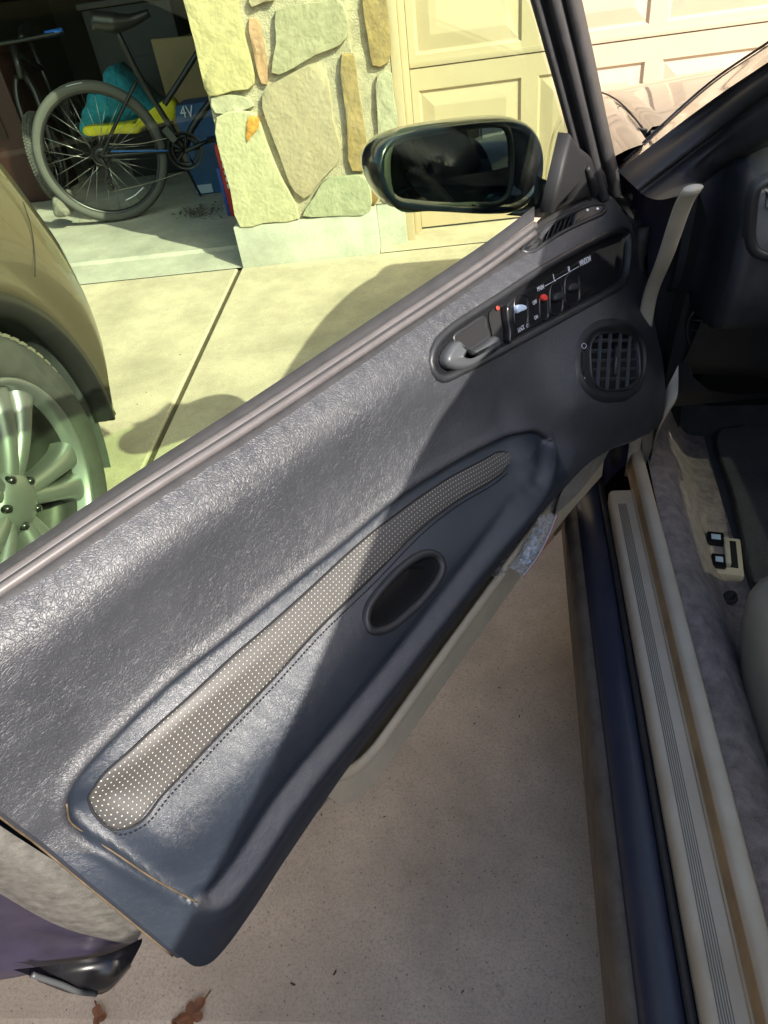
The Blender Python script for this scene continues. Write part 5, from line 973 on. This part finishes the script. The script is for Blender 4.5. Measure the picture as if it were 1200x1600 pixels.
# ================================================================== DRY LEAVES AND THE LITTLE PLASTIC BAG
M['leaf'] = mat('dry_leaf', (.20, .085, .04), .75, var=(70, .4), bump=(120, .6, .002))
def leaf(px, py, size, rot, lobes, label):
    c_ = wground(px, py)+A3(0, 0, .004); k_ = 40; V = [c_+A3(0, 0, .004)]
    for i in range(k_):
        t = 2*math.pi*i/k_; r = size*(.55+.45*abs(math.cos(t*lobes/2))**.7)*(.65+.35*math.cos(t)**2); V.append(c_+A3(r*math.cos(t+rot), r*math.sin(t+rot), .004+.35*size*math.cos(t)**2*(.4+.6*math.sin(t*3)**2)))
    f = [(0, 1+i, 1+(i+1) % k_) for i in range(k_)]; base = len(V); V2 = [v-A3(0, 0, .0006) for v in V]; f += [(base, base+1+(i+1) % k_, base+1+i) for i in range(k_)]
    o = mk('dry_leaf', V+V2, f, 'leaf', None, False); tube('stem', [c_+A3(math.cos(rot), math.sin(rot), .1)*size*.6, c_+A3(math.cos(rot), math.sin(rot), .25)*size*1.5], .0012, 'leaf', o, n=5); return tag(o, label, 'leaf', 'dry leaves by the soil joint')
leaf(302, 1588, .026, .9, 5, 'curled reddish brown dry leaf with upright stem on the driveway edge'); leaf(158, 1590, .016, 2.2, 3, 'small dark brown rounded dry leaf at the soil joint'); leaf(283, 1597, .012, .3, 4, 'tiny brown leaf scrap beside the curled reddish leaf')
# zip bag over the pocket rail
m = bpy.data.materials.new('clear_plastic_film'); m.use_nodes = True; t = m.node_tree; b = t.nodes['Principled BSDF']; b.inputs['Base Color'].default_value = (.75, .80, .88, 1); b.inputs['Roughness'].default_value = .12; b.inputs['Alpha'].default_value = .26; b.inputs['Specular IOR Level'].default_value = .8
tc = t.nodes.new('ShaderNodeTexCoord'); v = t.nodes.new('ShaderNodeTexNoise'); v.inputs['Scale'].default_value = 60; v.inputs['Distortion'].default_value = 1.5; bpn = t.nodes.new('ShaderNodeBump'); bpn.inputs['Strength'].default_value = 1; bpn.inputs['Distance'].default_value = .006
t.links.new(tc.outputs['Object'], v.inputs[0]); t.links.new(v.outputs[0], bpn.inputs['Height']); t.links.new(bpn.outputs[0], b.inputs['Normal'])
bag0 = thing('zip_bag', 'small clear zip bag with blue contents tucked into the door pocket', 'bag', dw(D(830, 850, .07)))
Pa = cr(np.array([D(*p, .062) for p in ((842,806),(828,838),(815,862),(797,886))]), 26); Pb = cr(np.array([D(*p, .070) for p in ((868,802),(855,835),(838,868),(815,899))]), 26)
for sgn, nm in ((1, 'front_film'), (-1, 'back_film')):
    V = []
    for i in range(26):
        for j in range(14):
            s = j/13; q = Pa[i]*(1-s)+Pb[i]*s; q[1] += sgn*.006*math.sin(math.pi*s)*math.sin(math.pi*(i+.5)/26) + .0022*math.sin(i*1.9+j*1.3)+.0018*math.sin(i*.8-j*2.1); q[2] += .0025*math.sin(i*1.1+j*.9); V.append(dw(q))
    mk(nm, V, gridfaces(26, 14), m, bag0)
tube('zip_strip', [dw(p+[0, .004, 0]) for p in Pb[::5]], .0013, 'red', bag0, n=6); tube('zip_strip', [dw(p*.9+q*.1+[0, .005, 0]) for p, q in zip(Pb[::5], Pa[::5])], .0013, 'paleblue', bag0, n=6)
for i in range(16):
    q = Pa[random.randint(3, 22)]; r_ = Pb[random.randint(3, 22)]; s = random.uniform(.3, .7); p = dw(q*(1-s)+r_*s); box('contents', p, (random.uniform(.004, .012), random.uniform(.003, .008), .004), 'paleblue' if i % 3 else 'white', bag0, axes=np.linalg.qr(rng.normal(size=(3, 3)))[0], bev=.0008)
# loose clear wrapping inside the pocket
V = []
PQ = cr(np.array([D(*p, .03) for p in ((835,800),(815,830),(790,865),(765,895))]), 22); PR = cr(np.array([D(*p, .055) for p in ((846,830),(832,850),(805,880),(775,905))]), 22)
for i in range(22):
    for j in range(12): s = j/11; q = PQ[i]*(1-s)+PR[i]*s; q = q+A3(0, .004*math.sin(i*2.1+j*1.7), .004*math.sin(i*1.3-j*1.1)); V.append(dw(q))
o = mk('plastic_wrap', V, gridfaces(22, 12), m); tag(o, 'loose crinkled clear wrapping stuffed inside the door pocket', 'wrapping')

# loose grit and twig bits on the concrete
V = []; Fc = []
for i in range(34):
    if i < 24: c_ = wground(random.uniform(450, 950), random.uniform(900, 1590))
    else: c_ = wground(random.uniform(150, 700), random.uniform(430, 700))
    a = random.uniform(0, 6.28); l = random.choice((.0015, .002, .002, .003, .005)); d = A3(math.cos(a), math.sin(a), .1)*l; s = A3(-math.sin(a), math.cos(a), 0)*min(l*.4, .0018); u = A3(0, 0, .0018); k_ = len(V)
    V += [c_-d-s, c_+d-s*.5, c_+d*.8+s, c_-d*.7+s, c_-d*.5+u, c_+d*.5+u]; Fc += [(k_, k_+1, k_+5, k_+4), (k_+2, k_+3, k_+4, k_+5), (k_+1, k_+2, k_+5), (k_+3, k_, k_+4)]
o = mk('grit', V, Fc, mat('dark_grit', (.06, .045, .03), .9), smooth=False); tag(o, 'scattered dark grit and twig bits on the driveway concrete', 'grit', kind='stuff')
